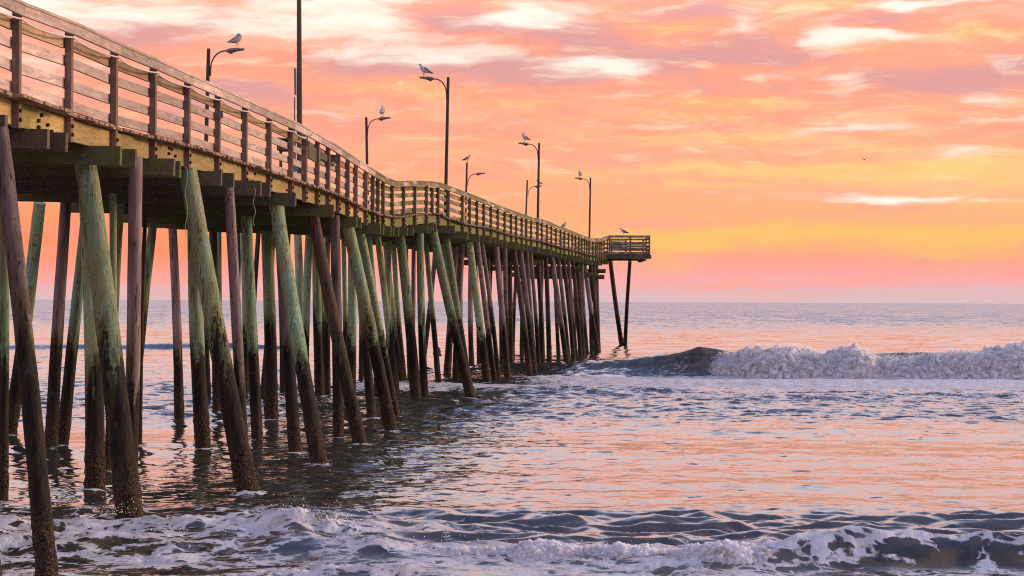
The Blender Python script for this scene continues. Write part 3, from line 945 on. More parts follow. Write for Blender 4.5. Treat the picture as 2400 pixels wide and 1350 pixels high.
# boards and planks on edge stacked outside posts near the pole
mb = MB()
A = at(735, 368, line1(735) - .02)
for (p, q_, h0) in (((724, 352), (752, 372), .3), ((748, 361), (786, 381), .16)):
    a = at(p[0], p[1], line1(p[0]))
    b = at(q_[0], q_[1], line1(q_[0]))
    mb.bar(a - OUT * .02, b - OUT * .02, .03, h0 * 1.0, side=OUT)
tag(mb.build('plank_stack', M_BEAM), 'dark weathered planks fixed behind the railing beside the tall pole', 'planks')
bx_ = at(780.5, 371.5, 41.2)
mb = MB()
mb.box(bx_, .13, .12, .12)
mb.box(bx_ + Vector((.02, -.03, .066)), .17, .16, .012)
mb.tube([bx_ + Vector((-.065, 0, .02)), bx_ + Vector((-.33, .1, .16))], .018, 8)
tag(mb.build('junction_box', M_BEAM), 'black box on a bracket sticking out of the railing', 'box')
for (px, py, Yb, w, h_, lab) in ((519, 269, 31.75, .055, .115, 'small blue grey box hanging below the white cable on a railing post'),
                                (722.5, 337, 38.3, .06, .10, 'small blue grey box on the post where the white cable ends')):
    mb = MB()
    p = at(px, py, Yb)
    mb.box(p, w, .05, h_)
    mb.box(p + Vector((0, 0, h_ / 2 + .004)), w + .01, .06, .008)
    mb.tube([p + Vector((-.01, 0, h_ / 2)), p + Vector((-.012, 0, h_ / 2 + .14))], .006, 6)
    tag(mb.build('electrical_box', M_BOX), lab, 'electrical box')

# white cable slung from post to post
pts = []
posts = [i for i in range(len(PX)) if PX[i] < 720]
top_drop = {}
for i0, i1 in zip(posts[:-1], posts[1:]):
    A = Vector((NX[i0], NY[i0], NZR[i0] - .155)) + OUT * .055
    Bq = Vector((NX[i1], NY[i1], NZR[i1] - .155)) + OUT * .055
    sag = rr.uniform(.05, .075)
    for k in range(10):
        t = k / 10
        s = sag * math.sin(math.pi * min(1, t ** 0.75)) ** 0.8 if t > 0 else 0
        pts.append(A.lerp(Bq, t) - Vector((0, 0, s)) + OUT * (.03 * math.sin(math.pi * t)))
for px, py in ((707, 320.5), (714, 321.5), (722, 321), (729, 317.5), (733, 310.5)):
    pts.append(at(px, py, line1(min(px, 716)) - .1))
mb = MB()
mb.tube(pts, .0125, 7)
tag(mb.build('cable', M_CABLE), 'white cable slung in loops along the near railing', 'cable')
# ropes dangling under the deck
for (px, py0, py1, Yr, lab) in ((437, 392, 555, 29.2, 'tan rope hanging down beside the second green leaning pile'),
                                (596, 440, 530, 32.5, 'thin pale rope dangling under the dark cap beam')):
    mb = MB()
    mb.tube([at(px + 3 * math.sin(k * .9), py0 + (py1 - py0) * k / 14, Yr - .25) for k in range(15)], .005, 6)
    tag(mb.build('rope', M_ROPE), lab, 'rope')
# the jagged stump standing in the water far out under the pier
sp = on_water(1026, 836)
mb = MB()
prof = [(.28, -.5), (.27, 0), (.24, .18), (.2, .3), (.15, .46), (.07, .6), (.02, .68)]
rs = random.Random(5)
vs, fs = [], []
seg = 12
for (r_, z_) in prof:
    for k in range(seg):
        a = 2 * math.pi * k / seg
        rr_ = r_ * rs.uniform(.75, 1.15)
        vs.append(Vector((sp.x + math.cos(a) * rr_ - z_ * .16, sp.y + math.sin(a) * rr_, z_ * rs.uniform(.9, 1.1))))
for i in range(len(prof) - 1):
    for k in range(seg):
        k2 = (k + 1) % seg
        fs.append((i * seg + k, i * seg + k2, (i + 1) * seg + k2, (i + 1) * seg + k))
mb.add(vs, fs)
tag(mb.build('stump', M_PDARK), 'black jagged stump poking out of the water between the piles', 'stump')


# ------------------------------------------------------------------ gulls
def gull(loc, face, label, scale=1.0, pose='stand', head_turn=0.0, young=False, neck=1.0):
    """loc: where the feet stand; face: heading in radians (0 = +X)"""
    root = tag(empty('seagull', loc), label, 'seagull', 'gulls perched on the lamps and rails')
    fwd = Vector((math.cos(face), math.sin(face), 0))
    sid = Vector((-math.sin(face), math.cos(face), 0))
    hf = Vector((math.cos(face + head_turn), math.sin(face + head_turn), 0))
    up = Vector((0, 0, 1))
    loc = Vector(loc)
    leg = 0.085 if pose != 'sit' else 0.0
    P = lambda f, z, s=0.0: loc + (fwd * f + up * z + sid * s) * scale
    if pose == 'preen':
        spine = [(-.20, .06, .012, .010), (-.15, .085, .045, .03), (-.08, .115, .10, .08), (-.0, .155, .122, .11), (.05, .205, .118, .105),
                 (.06, .255, .095, .085), (.02, .285, .065, .06), (-.03, .285, .04, .038), (-.05, .27, .014, .012)]
    elif pose == 'tall':
        spine = [(-.17, .02, .012, .008), (-.13, .035, .04, .03), (-.07, .08, .08, .07), (0, .14, .094, .09), (.045, .20, .08, .078),
                 (.06, .26, .05, .05), (.062, .31, .036, .036), (.066, .345, .036, .036), (.085, .36, .033, .033), (.105, .358, .02, .02), (.12, .353, .012, .012)]
    else:
        spine = [(-.27, .035, .012, .008), (-.20, .055, .035, .022), (-.12, .085, .07, .058), (-.03, .125, .092, .082), (.05, .165, .088, .085),
                 (.10, .205, .064, .066), (.125, .245, .045, .047), (.14, .285, .045, .045), (.165, .305, .042, .042), (.19, .303, .028, .028), (.205, .297, .014, .014)]
    zs = leg
    seg = 12
    vs, fs = [], []
    C = []
    n_head = 4
    for i, (f, z, w, h_) in enumerate(spine):
        C.append(P(f, z * neck if z > .2 else z) + up * zs * scale)
    # turn the head about the neck
    if head_turn and pose != 'preen':
        piv = C[-5]
        Rm = Matrix.Rotation(head_turn, 3, 'Z')
        for i in range(len(C) - 4, len(C)):
            C[i] = piv + Rm @ (C[i] - piv)
    for i, (f, z, w, h_) in enumerate(spine):
        d = (C[min(i + 1, len(C) - 1)] - C[max(i - 1, 0)]).normalized()
        s_ = (sid - d * sid.dot(d)).normalized()
        t_ = s_.cross(d)
        for k in range(seg):
            a = 2 * math.pi * k / seg
            vs.append(C[i] + (s_ * math.cos(a) * w + t_ * math.sin(a) * h_) * scale)
    for i in range(len(spine) - 1):
        for k in range(seg):
            k2 = (k + 1) % seg
            fs.append((i * seg + k, i * seg + k2, (i + 1) * seg + k2, (i + 1) * seg + k))
    mb = MB()
    mb.add(vs, fs, 0, True)
    mb.add(vs[:seg], [tuple(range(seg))], 0)
    mb.add(vs[-seg:], [tuple(range(seg))], 0)
    body = mb.build('body', M_GBROWN if young else M_GWHITE, root)
    e = C[-1]
    dv = (C[-1] - C[-3]).normalized()
    mb = MB()
    mb.tube([e - dv * .01 * scale, e + dv * .03 * scale, e + dv * .05 * scale - up * .008 * scale], [.013 * scale, .010 * scale, .002 * scale], 8)
    mb.build('beak', M_GBEAK, body)
    # folded wings along the flanks, tips crossing over the tail
    for s in (-1, 1):
        mb = MB()
        if pose == 'preen':
            wp = [(.05, .27, .085), (.0, .22, .10), (-.08, .15, .085), (-.15, .1, .045), (-.23, .06, .012)]
        elif pose == 'tall':
            wp = [(.045, .21, .075), (.0, .165, .088), (-.07, .10, .075), (-.13, .05, .04), (-.21, .015, .01)]
        else:
            wp = [(.065, .19, .075), (.0, .165, .088), (-.10, .115, .068), (-.20, .075, .036), (-.32, .04, .01)]
        vs, fs = [], []
        rad = [.02, .05, .046, .028, .006]
        for i, (f, z, w) in enumerate(wp):
            c = P(f, z, s * w * .82) + up * zs * scale
            for k in range(8):
                a = 2 * math.pi * k / 8
                vs.append(c + (up * math.sin(a) * rad[i] * 1.2 + sid * s * math.cos(a) * rad[i] * .55 + fwd * math.sin(a) * rad[i] * .3) * scale)
        for i in range(len(wp) - 1):
            for k in range(8):
                k2 = (k + 1) % 8
                fs.append((i * 8 + k, i * 8 + k2, (i + 1) * 8 + k2, (i + 1) * 8 + k))
        mb.add(vs, fs, 0, True)
        mb.add(vs[:8], [tuple(range(8))], 0)
        mb.add(vs[-8:], [tuple(range(8))], 0)
        mb.build('wing', M_GBROWN if young else M_GWING, body)
        if leg:
            mb = MB()
            kx = .03 if pose != 'preen' else .015
            mb.tube([P(kx, .0, s * .035), P(kx, leg * .5, s * .035), P(kx - .005, leg + .09, s * .035)], [.006 * scale, .006 * scale, .012 * scale], 6)
            mb.box(P(kx + .02, .004, s * .035), .045 * scale, .03 * scale, .008 * scale)
            mb.build('leg', M_GLEG, body)
    return root


gull(L1[0] + Vector((.12, 0, .0)), math.radians(48), 'dusky speckled gull with head turned back on the lamp nearest to the shore', 1.02, head_turn=math.radians(125), neck=.92, young=True)
gull(L2[0], math.radians(80), 'pale gull with stretched thin neck on the far-side lamp by the bend', 1.02, 'tall')
gull(L3[1] + Vector((.1, 0, .0)), math.radians(205), 'white gull with dark wing facing left on the tallest lamp', 1.0)
gull(L4[2] + Vector((0, 0, 0)), math.radians(-20), 'gull standing on the bare top of a lamp post', 1.0)
gull(L5[0] + Vector((-.02, 0, 0)), math.radians(215), 'upright gull looking back to the right on a lamp head', 1.0, head_turn=math.radians(130), neck=1.1)
gull(L6[0] + Vector((.12, 0, 0)), math.radians(160), 'small gull half hidden behind a lamp post', .85)
gull(L7[0] + Vector((-.02, 0, 0)), math.radians(250), 'gull on the lamp farthest out to sea', 1.05, 'tall')
Yg = float(np.interp(1320, PX, NY))
gull(Vector((nx(Yg), Yg, zr(Yg) + .045)) + OUT * .03, math.radians(-60), 'plump gull sitting on the sloping handrail far out', .95, 'sit')
gull(Vector((at(1462, 550, TY0).x, TY0 + .02, tr + .05)), math.radians(172), 'dark backed gull on the railing of the pier head', 1.15)
# the bird in flight
fb = at(2026, 374.5, 190)
fl = tag(empty('flying_bird', fb), 'tiny dark bird gliding with raised wings in the open sky', 'bird')
mb = MB()
mb.tube([fb + Vector((-.05, .25, 0)), fb + Vector((0, .08, 0)), fb + Vector((0, -.08, .01)), fb + Vector((0, -.2, .02))], [.01, .06, .06, .015], 8)
bd = mb.build('body', M_GWING, fl)
for s in (-1, 1):
    mb = MB()
    w0 = [fb + Vector((s * .03, .0, .02)), fb + Vector((s * .14, .02, .12)), fb + Vector((s * .27, .04, .17)), fb + Vector((s * .38, .1, .165))]
    cw = [.07, .075, .05, .008]
    vs, fs = [], []
    for c, w in zip(w0, cw):
        vs += [c + Vector((0, w, .004)), c + Vector((0, -w, .004)), c + Vector((0, -w, -.014)), c + Vector((0, w, -.014))]
    for i in range(3):
        for k in range(4):
            k2 = (k + 1) % 4
            fs.append((i * 4 + k, i * 4 + k2, (i + 1) * 4 + k2, (i + 1) * 4 + k))
    mb.add(vs, fs + [(3, 2, 1, 0), (12, 13, 14, 15)])
    mb.build('wing', M_GWING, bd)

# ------------------------------------------------------------------ the sea
_perm = RNG.permutation(4096).astype(np.int32)
_ang = RNG.uniform(0, 2 * np.pi, 4096)
_gx, _gy = np.cos(_ang).astype(np.float32), np.sin(_ang).astype(np.float32)


def perlin(x, y):
    xi, yi = np.floor(x).astype(np.int32), np.floor(y).astype(np.int32)
    xf, yf = (x - xi).astype(np.float32), (y - yi).astype(np.float32)

    def g(ix, iy, dx, dy):
        h = _perm[(_perm[ix & 4095] + iy) & 4095]
        return _gx[h] * dx + _gy[h] * dy
    uu = xf * xf * xf * (xf * (xf * 6 - 15) + 10)
    vv = yf * yf * yf * (yf * (yf * 6 - 15) + 10)
    a = g(xi, yi, xf, yf)
    b = g(xi + 1, yi, xf - 1, yf)
    c = g(xi, yi + 1, xf, yf - 1)
    d = g(xi + 1, yi + 1, xf - 1, yf - 1)
    return (a + (b - a) * uu + ((c + (d - c) * uu) - (a + (b - a) * uu)) * vv) * 1.5


def fbm(x, y, o=4, gain=0.5):
    s, a, t = 0, 1.0, 0
    for k in range(o):
        s = s + a * perlin(x * 2 ** k + 17.3 * k, y * 2 ** k - 9.1 * k)
        t += a
        a *= gain
    return s / t


def billow(x, y, o=4, gain=0.5):
    s, a, t = 0, 1.0, 0
    for k in range(o):
        s = s + a * np.abs(perlin(x * 2 ** k + 7.7 * k, y * 2 ** k + 3.3 * k))
        t += a
        a *= gain
    return s / t


def sstep(x, a, b):
    t = np.clip((x - a) / (b - a), 0, 1)
    return t * t * (3 - 2 * t)


def steps(a, b, s0, s1):
    out = [a]
    while out[-1] < b:
        f = (out[-1] - a) / (b - a)
        out.append(out[-1] + s0 + (s1 - s0) * f)
    return out[:-1]


rows = steps(14, 20, .3, .06) + steps(20, 27, .028, .034) + steps(27, 45, .034, .085) + steps(45, 72, .085, .14) + steps(72, 90, .10, .14) + \
    steps(90, 170, .16, .7) + list(np.geomspace(170, 25000, 110))
rows = np.array(rows)
cen = np.linspace(-0.305, 0.305, 980)
side = 0.305 + np.geomspace(0.002, 1.6, 46)
tcol = np.concatenate([-side[::-1], cen, side])
TX, RY = np.meshgrid(tcol, rows)
X = (TX * RY).astype(np.float64)
Yg_ = RY.copy()
drow = np.gradient(rows)[:, None] * np.ones_like(TX)
dcol = np.gradient(tcol)[None, :] * RY
dsp = np.maximum(drow, dcol)
Z = np.zeros_like(X)
nearx = np.interp(Yg_, NY, NX)

# wind ripple, many small trains running in to the beach
zone = np.interp(Yg_, [14, 22, 23.2, 26.5, 28.5, 33, 45, 50, 62, 70, 76, 79, 84, 95, 130, 25000],
                 [.5, .7, 1.9, 1.7, .70, .50, .60, 1.5, 1.7, 1.25, .6, 1.5, 1.5, .9, .9, 1.0])
patch = 1 + 0.55 * fbm(X * .12, Yg_ * .10, 3)
undp = np.exp(-((X - nearx) / 4.0) ** 2) * ((X - nearx) > -6)
amp_m = zone * np.clip(patch, .3, 2) * (1 + .35 * undp * (Yg_ > 28))
wr = np.random.default_rng(4)
NW = 64
for i in range(NW):
    lam = 0.20 * (28 ** (i / (NW - 1)))
    th = wr.normal(-math.pi / 2 - 0.12, 0.85 if lam < 1.2 else .55)
    k = 2 * math.pi / lam
    slope = 0.0145 * (1.0 if lam < 1.6 else (1.6 / lam) ** 0.8)
    a = slope / k
    w = sstep(lam / dsp, 2.6, 5.0)
    r0 = np.where(w.max(axis=1) > 0)[0]
    if len(r0) == 0: continue
    r1 = r0.max() + 1
    ph = k * (X[:r1] * math.cos(th) + Yg_[:r1] * math.sin(th)) + wr.uniform(0, 6.28)
    ph = ph + 0.9 * np.sin(0.37 * X[:r1] + 0.53 * Yg_[:r1] + wr.uniform(0, 6))
    s = np.sin(ph)
    Z[:r1] += a * (s + 0.25 * np.cos(2 * ph)) * w[:r1] * amp_m[:r1]
# heavier wavelets just outside the shore break
wv = sstep(Yg_, 22.9, 23.8) * (1 - sstep(Yg_, 26.6, 28.0))
q = perlin(X * .45 + 3, Yg_ * 1.15 + 1) + .55 * perlin(X * 1.1, Yg_ * 2.4 + 9)
Z += wv * 0.115 * (1 - 1.6 * np.abs(q)) * .8
# gentle swell lines
Z += 0.05 * np.sin(2 * np.pi * (Yg_ + 1.2 * np.sin(X * .15)) / 9.0) * sstep(Yg_, 30, 40) * (1 - sstep(Yg_, 150, 260))

# ---- the breaking wave to the right, its shoulder running left to the pier
Xw = [-8, -3, 0, 2, 5, 7.2, 8.1, 8.7, 9.6, 14, 20, 40, 90]
Aw = np.interp(X, Xw, [0.0, .08, .17, .27, .48, .88, 1.13, 1.05, .9, .9, .9, .85, .8])
Ycw = np.interp(X, Xw, [90, 87, 85, 83.6, 82.0, 81.0, 80.7, 80.6, 80.6, 80.6, 80.7, 81, 83]) + .35 * perlin(X * .35, X * 0 + 4)
sf = np.interp(X, Xw, [2.6, 2.4, 2.2, 1.9, 1.4, .95, .8, .75, .8, .9, .9, .9, .9])
dY = Yg_ - Ycw
prof = np.where(dY > 0, np.exp(-(dY / 3.0) ** 2), np.exp(-(np.abs(dY) / sf) ** 2.0))
Z += Aw * prof
Z -= 0.10 * np.exp(-((Yg_ - Ycw + 3.5) / 1.6) ** 2) * sstep(X, 0, 6)
# ---- the low swell farther out on the left, beyond the piles
sw = np.exp(-((Yg_ - (117 + .25 * (X + 20))) / np.where(Yg_ > 117, 2.6, 1.3)) ** 2) * (1 - sstep(X, -18, -10)) * .36
Z += sw * (1 + .25 * perlin(X * .3, Yg_ * .2))
# ---- foam line rolling under the pier at about 66 m
fl_y = 66.5 + .6 * perlin(X * .22 + 5, X * 0) - .10 * X
fl_m = np.exp(-((Yg_ - fl_y) / 2.0) ** 2) * sstep(X, -6.5, -4.6) * (1 - sstep(X, 4, 9))
Z += fl_m * .10
# ---- the shore break along the bottom of the view
Ys = 22.05 + .30 * perlin(X * .33 + 1.7, X * 0 + 2.2) + .10 * perlin(X * 1.1, X * 0 + 7) + np.interp(X, [-8, -3, -1, 2, 4, 7], [.9, .7, .25, .1, .05, -.05])
As = np.interp(X, [-12, -4, -2.4, -1, 1.5, 3, 4.2, 7, 20], [.16, .18, .24, .16, .18, .26, .31, .30, .25])
sfr = np.interp(X, [-12, 2, 3.4, 7], [.75, .65, .36, .34])
dS = Yg_ - Ys
pS = np.where(dS > 0, np.exp(-(dS / 1.0) ** 2), np.exp(-(np.abs(dS) / sfr) ** 2))
Z += As * pS
# a second bore behind it on the left, under the pier
Y2 = 24.1 + .35 * perlin(X * .4 + 8, X * 0 + 5)
m2 = (1 - sstep(X, -2.2, -.2))
d2 = Yg_ - Y2
p2 = np.where(d2 > 0, np.exp(-(d2 / .9) ** 2), np.exp(-(np.abs(d2) / .35) ** 2))
Z += .12 * p2 * m2
# splash by the third pile
spl = np.exp(-(((X + 2.75) / .32) ** 2 + ((Yg_ - 24.1) / .3) ** 2)) + .6 * np.exp(-(((X + 2.2) / .3) ** 2 + ((Yg_ - 23.9) / .22) ** 2)) + \
    .5 * np.exp(-(((X + 5.25) / .35) ** 2 + ((Yg_ - 24.75) / .25) ** 2))
Z += spl * (.14 + .17 * np.clip(fbm(X * 4.5, Yg_ * 4.5, 4, .6) + .15, 0, 1))

# ---- where the foam lies
foam = np.zeros_like(X)
front = sstep(Yg_, 19.5, 20.6)
edge = Ys + np.interp(X, [-12, -3.2, -1, 1.5, 3.2, 3.8, 4.6, 8], [1.9, 1.7, .65, .55, .35, .12, .05, .0]) + .25 * fbm(X * .9, Yg_ * .9, 3)
inb = front * (1 - sstep(Yg_, edge - .12, edge + .35))
cov = fbm(X * .55 + 4, Yg_ * 1.3 + 2, 4)
foam = np.maximum(foam, np.clip(.46 + .52 * cov, .12, .95) * inb)
face = sstep(X, 3.1, 4.0) * np.exp(-((dS + .42) / .32) ** 2)
foam -= face * (.34 - .55 * np.clip(fbm(X * 3.2, Yg_ * 1.1 + 3, 4), -.3, 1))
foam -= .3 * inb * (1 - sstep(X, -3.4, -2.6)) * np.exp(-((Yg_ - 21.2) / .3) ** 2)
foam += .35 * np.exp(-((dS - .02) / .10) ** 2) * sstep(X, 2.2, 3.2)
foam = np.maximum(foam, .62 * p2 * m2)
foam = np.maximum(foam, .72 * np.clip(spl, 0, 1))
foam = np.maximum(foam, 1.12 * fl_m * (1 + .2 * perlin(X * .8, Yg_ * .8)))
fl2 = np.exp(-((Yg_ - fl_y + 2.2) / .5) ** 2) * sstep(X, -6.5, -5.0) * (1 - sstep(X, -2.6, -1.8))
foam = np.maximum(foam, .8 * fl2)
wash = sstep(Yg_, 46, 66) * (1 - sstep(Yg_, 78.6, 79.4)) * sstep(X + .22 * (Yg_ - 66), .5, 5.0)
foam = np.maximum(foam, (.30 + .62 * sstep(Yg_, 65.5, 70)) * wash)
shoulder = np.exp(-((dY + 1.4 * sf) / 1.2) ** 2) * sstep(X, 2.5, 5.5) * (1 - sstep(X, 7.5, 8.4))
foam = np.maximum(foam, .15 * shoulder)
near_foam = sstep(Yg_, 23.2, 24) * (1 - sstep(Yg_, 27, 30)) * (1 - sstep(X, -1.5, 1))
foam = np.maximum(foam, .22 * near_foam)
for (fx0, fy0, fr) in feet:
    if fy0 > 72: continue
    r0, r1 = np.searchsorted(rows, fy0 - .9), np.searchsorted(rows, fy0 + .9)
    dd = np.sqrt((X[r0:r1] - fx0) ** 2 + ((Yg_[r0:r1] - fy0 + .06) * .8) ** 2) - fr
    ring = np.clip(1 - dd / .22, 0, 1) * (.42 + .3 * perlin(X[r0:r1] * 5, Yg_[r0:r1] * 5))
    foam[r0:r1] = np.maximum(foam[r0:r1], ring)
    Z[r0:r1] += .03 * np.clip(1 - dd / .12, 0, 1)
foam = np.clip(foam, 0, 1)
lump = np.clip((foam - .35) / .3, 0, 1) * (Yg_ < 30)
wx, wy = .35 * perlin(X * .8, Yg_ * .8), .35 * perlin(X * .8 + 40, Yg_ * .8 + 11)
bl = billow((X + wx) * .85, (Yg_ + wy) * 1.25, 4, .45)
Z += lump * (bl - .2) * .27
Z += lump * .013 * fbm(X * 6 + wx * 7, Yg_ * 7 + wy * 7, 4, .6)
lump2 = np.clip((foam - .35) / .3, 0, 1) * (Yg_ >= 30) * (Yg_ < 90)
Z += lump2 * .03 * fbm(X * 1.6, Yg_ * 1.2, 3)

# ---- churned sand in the steep water
sand = (.8 * np.exp(-((X - 7.7) / 1.5) ** 2) + .45 * np.exp(-((X - 4.5) / 3) ** 2)) * np.exp(-((dY + .35) / .8) ** 2)
sand = np.maximum(sand, .55 * sstep(X, 8, 9) * np.exp(-((dY + .3) / 1.0) ** 2))
sand = np.maximum(sand, face * .95)
sand = np.clip(np.maximum(sand, .42 * (1 - sstep(Yg_, 24.5, 30))), 0, 1)
sand = np.maximum(sand, .22 * undp * (1 - sstep(Yg_, 55, 80)))

nr, nc = X.shape
me = bpy.data.meshes.new('water')
me.vertices.add(nr * nc)
co = np.stack([X, Yg_, Z], -1).reshape(-1, 3).astype(np.float32)
me.vertices.foreach_set('co', co.ravel())
idx = np.arange(nr * nc, dtype=np.int32).reshape(nr, nc)
quads = np.stack([idx[:-1, :-1], idx[:-1, 1:], idx[1:, 1:], idx[1:, :-1]], -1).reshape(-1, 4)
nq = len(quads)
me.loops.add(nq * 4)
me.polygons.add(nq)
me.loops.foreach_set('vertex_index', quads.ravel())
me.polygons.foreach_set('loop_start', np.arange(0, nq * 4, 4, dtype=np.int32))
me.polygons.foreach_set('use_smooth', np.ones(nq, dtype=bool))
me.update(calc_edges=True)
chop = sstep(Yg_, 42, 53) * (1 - sstep(Yg_, 68, 80)) * (.65 + .9 * np.clip(fbm(X * .1 + 3, Yg_ * .16, 3) + .3, 0, 1))
chop = np.maximum(chop, .75 * np.exp(-((dY + 1.0) / 2.2) ** 2) * sstep(X, -2, 1) * (1 - sstep(X, 8, 8.6)))
chop = np.maximum(chop, .75 * np.exp(-((X - nearx - 2.0) / 2.6) ** 2) * sstep(Yg_, 27, 31) * (1 - sstep(Yg_, 76, 84)))
for nm, arr in (('foam', foam), ('sand', sand), ('chop', chop)):
    at_ = me.attributes.new(nm, 'FLOAT', 'POINT')
    at_.data.foreach_set('value', arr.astype(np.float32).ravel())


def water_mat():
    m, N = mat('sea_water')
    pos = N.n('ShaderNodeNewGeometry').outputs['Position']
    fa = N.n('ShaderNodeAttribute', attribute_name='foam').outputs['Fac']
    sa = N.n('ShaderNodeAttribute', attribute_name='sand').outputs['Fac']
    yy = N.sep(pos)[1]
    r1 = N.noise(N.vm('MULTIPLY', pos, (2.6, 4.2, 1)), 1.0, 4, 0.55)
    r2 = N.noise(N.vm('MULTIPLY', pos, (9, 15, 4)), 1.0, 3, 0.55)
    r3 = N.noise(N.vm('MULTIPLY', pos, (0.35, 0.9, 1)), 1.0, 5, 0.6)
    cam_d2 = N.ss(yy, 90, 260)
    half = (0.5, 0.5, 0.5)
    v1 = N.vm('SUBTRACT', N.noise(N.vm('MULTIPLY', pos, (2.6, 2.6, 1)), 1.0, 4, 0.6, 0.4, 1), half)
    v2 = N.vm('SUBTRACT', N.noise(N.vm('MULTIPLY', pos, (8, 8, 3)), 1.0, 3, 0.55, 0.3, 1), half)
    v3 = N.vm('SUBTRACT', N.noise(N.vm('MULTIPLY', pos, (0.8, 0.6, 1)), 1.0, 5, 0.62, 0.0, 1), half)
    v4 = N.vm('SUBTRACT', N.noise(N.vm('MULTIPLY', pos, (0.12, 0.05, 1)), 1.0, 4, 0.6, 0.0, 1), half)
    chop = N.n('ShaderNodeAttribute', attribute_name='chop').outputs['Fac']
    a1 = N.m('MULTIPLY_ADD', chop, 0.70, 0.16)
    s1 = N.vm('MULTIPLY', v1, N.comb(a1, a1, 0.0))
    a2 = N.m('MULTIPLY_ADD', chop, 0.22, 0.13)
    s2 = N.vm('MULTIPLY', v2, N.comb(a2, a2, 0.0))
    a3 = N.m('MULTIPLY', cam_d2, 1.0)
    s3 = N.vm('MULTIPLY', v3, N.comb(a3, a3, 0.0))
    a4 = N.m('MULTIPLY', cam_d2, 0.30)
    s4 = N.vm('MULTIPLY', v4, N.comb(a4, a4, 0.0))
    tilt = N.vm('ADD', N.vm('ADD', s1, s2), N.vm('ADD', s3, s4))
    fk = N.noise(N.vm('MULTIPLY', pos, (1.25, 1.9, 1)), 1.0, 4, 0.55, 0.3)
    fk = N.m('MULTIPLY_ADD', N.m('SUBTRACT', N.noise(N.vm('MULTIPLY', pos, (0.16, 0.2, 1)), 1.0, 3, 0.6), 0.5), 0.22, fk)
    fk = N.m('MULTIPLY_ADD', chop, 0.11, fk)
    fk = N.m('MULTIPLY', N.ss(fk, 0.62, 0.72), N.ss(yy, 150, 90))
    tilt = N.vm('ADD', tilt, N.comb(0.0, N.m('MULTIPLY', fk, -0.26), 0.0))
    # far out only the facets leaning to the shore show
    tilt = N.vm('ADD', tilt, N.comb(0.0, N.m('ADD', N.m('MULTIPLY', N.ss(yy, 105, 330), -0.16), N.m('MULTIPLY_ADD', chop, -0.06, -0.05)), 0.0))
    nrm = N.vm('NORMALIZE', N.vm('ADD', N.n('ShaderNodeNewGeometry').outputs['Normal'], tilt))
    sa2 = N.m('MULTIPLY', sa, N.ss(N.noise(N.vm('MULTIPLY', pos, (1.4, 2.0, 2.0)), 1.0, 5, 0.6, 0.6), 0.30, 0.66))
    wc = N.mix(sa2, (0.040, 0.044, 0.040, 1), (0.22, 0.145, 0.068, 1))
    p = N.n('ShaderNodeBsdfPrincipled')
    N.put(p.inputs['Base Color'], wc)
    p.inputs['Roughness'].default_value = 0.05
    N.put(p.inputs['IOR'], N.m('MULTIPLY_ADD', sa, -0.8, 2.2))
    N.t.links.new(nrm, p.inputs['Normal'])
    # foam
    f1 = N.noise(N.vm('MULTIPLY', pos, (2.2, 2.2, 2.2)), 1.0, 6, 0.62, 0.8)
    f2 = N.noise(N.vm('MULTIPLY', pos, (9, 9, 9)), 1.0, 5, 0.62, 0.6)
    f3 = N.noise(N.vm('MULTIPLY', pos, (0.5, 1.6, 1)), 1.0, 6, 0.65, 0.8)
    fx_ = N.m('ADD', N.m('MULTIPLY', N.m('SUBTRACT', f1, 0.5), 0.9), N.m('MULTIPLY', N.m('SUBTRACT', f2, 0.5), 0.55))
    farf = N.ss(yy, 40, 56)
    fx_ = N.m('MULTIPLY_ADD', N.m('MULTIPLY', N.m('SUBTRACT', f3, 0.5), farf), 0.9, fx_)
    wv_ = N.vm('MULTIPLY_ADD', N.noise(pos, 1.3, 3, 0.6, 0.0, 1), (1.6, 1.0, 0.6), N.vm('MULTIPLY', pos, (1.6, 2.6, 2.0)))
    vo = N.n('ShaderNodeTexVoronoi', feature='DISTANCE_TO_EDGE')
    N.put(vo.inputs['Vector'], wv_)
    vo.inputs['Scale'].default_value = 1.0
    lace = N.ss(vo.outputs['Distance'], 0.30, 0.0)
    vo2 = N.n('ShaderNodeTexVoronoi', feature='DISTANCE_TO_EDGE')
    N.put(vo2.inputs['Vector'], N.vm('MULTIPLY', wv_, (3.3, 3.0, 3.0)))
    vo2.inputs['Scale'].default_value = 1.0
    lace2 = N.ss(vo2.outputs['Distance'], 0.26, 0.0)
    fx_ = N.m('MULTIPLY_ADD', N.m('SUBTRACT', lace, 0.42), 0.42, fx_)
    fx_ = N.m('MULTIPLY_ADD', N.m('SUBTRACT', lace2, 0.42), 0.30, fx_)
    mask = N.m('MULTIPLY', N.ss(N.m('ADD', fa, fx_), 0.43, 0.64), N.ss(fa, 0.05, 0.2))
    mask = N.m('MULTIPLY', mask, 0.96)
    fc = N.mix(N.ss(f1, 0.32, 0.62), (0.50, 0.47, 0.45, 1), (0.76, 0.73, 0.73, 1))
    d = N.n('ShaderNodeBsdfPrincipled')
    N.put(d.inputs['Base Color'], fc)
    d.inputs['Roughness'].default_value = 0.75
    d.inputs['Specular IOR Level'].default_value = 0.3
    fb_ = N.n('ShaderNodeBump')
    fb_.inputs['Strength'].default_value = 0.4
    fb_.inputs['Distance'].default_value = 0.05
    N.put(fb_.inputs['Height'], N.m('ADD', f2, N.m('MULTIPLY', f1, .8)))
    N.t.links.new(fb_.outputs[0], d.inputs['Normal'])
    mx = N.n('ShaderNodeMixShader')
    N.put(mx.inputs[0], mask)
    N.t.links.new(p.outputs[0], mx.inputs[1])
    N.t.links.new(d.outputs[0], mx.inputs[2])
    o = N.n('ShaderNodeOutputMaterial')
    N.t.links.new(mx.outputs[0], o.inputs[0])
    return m


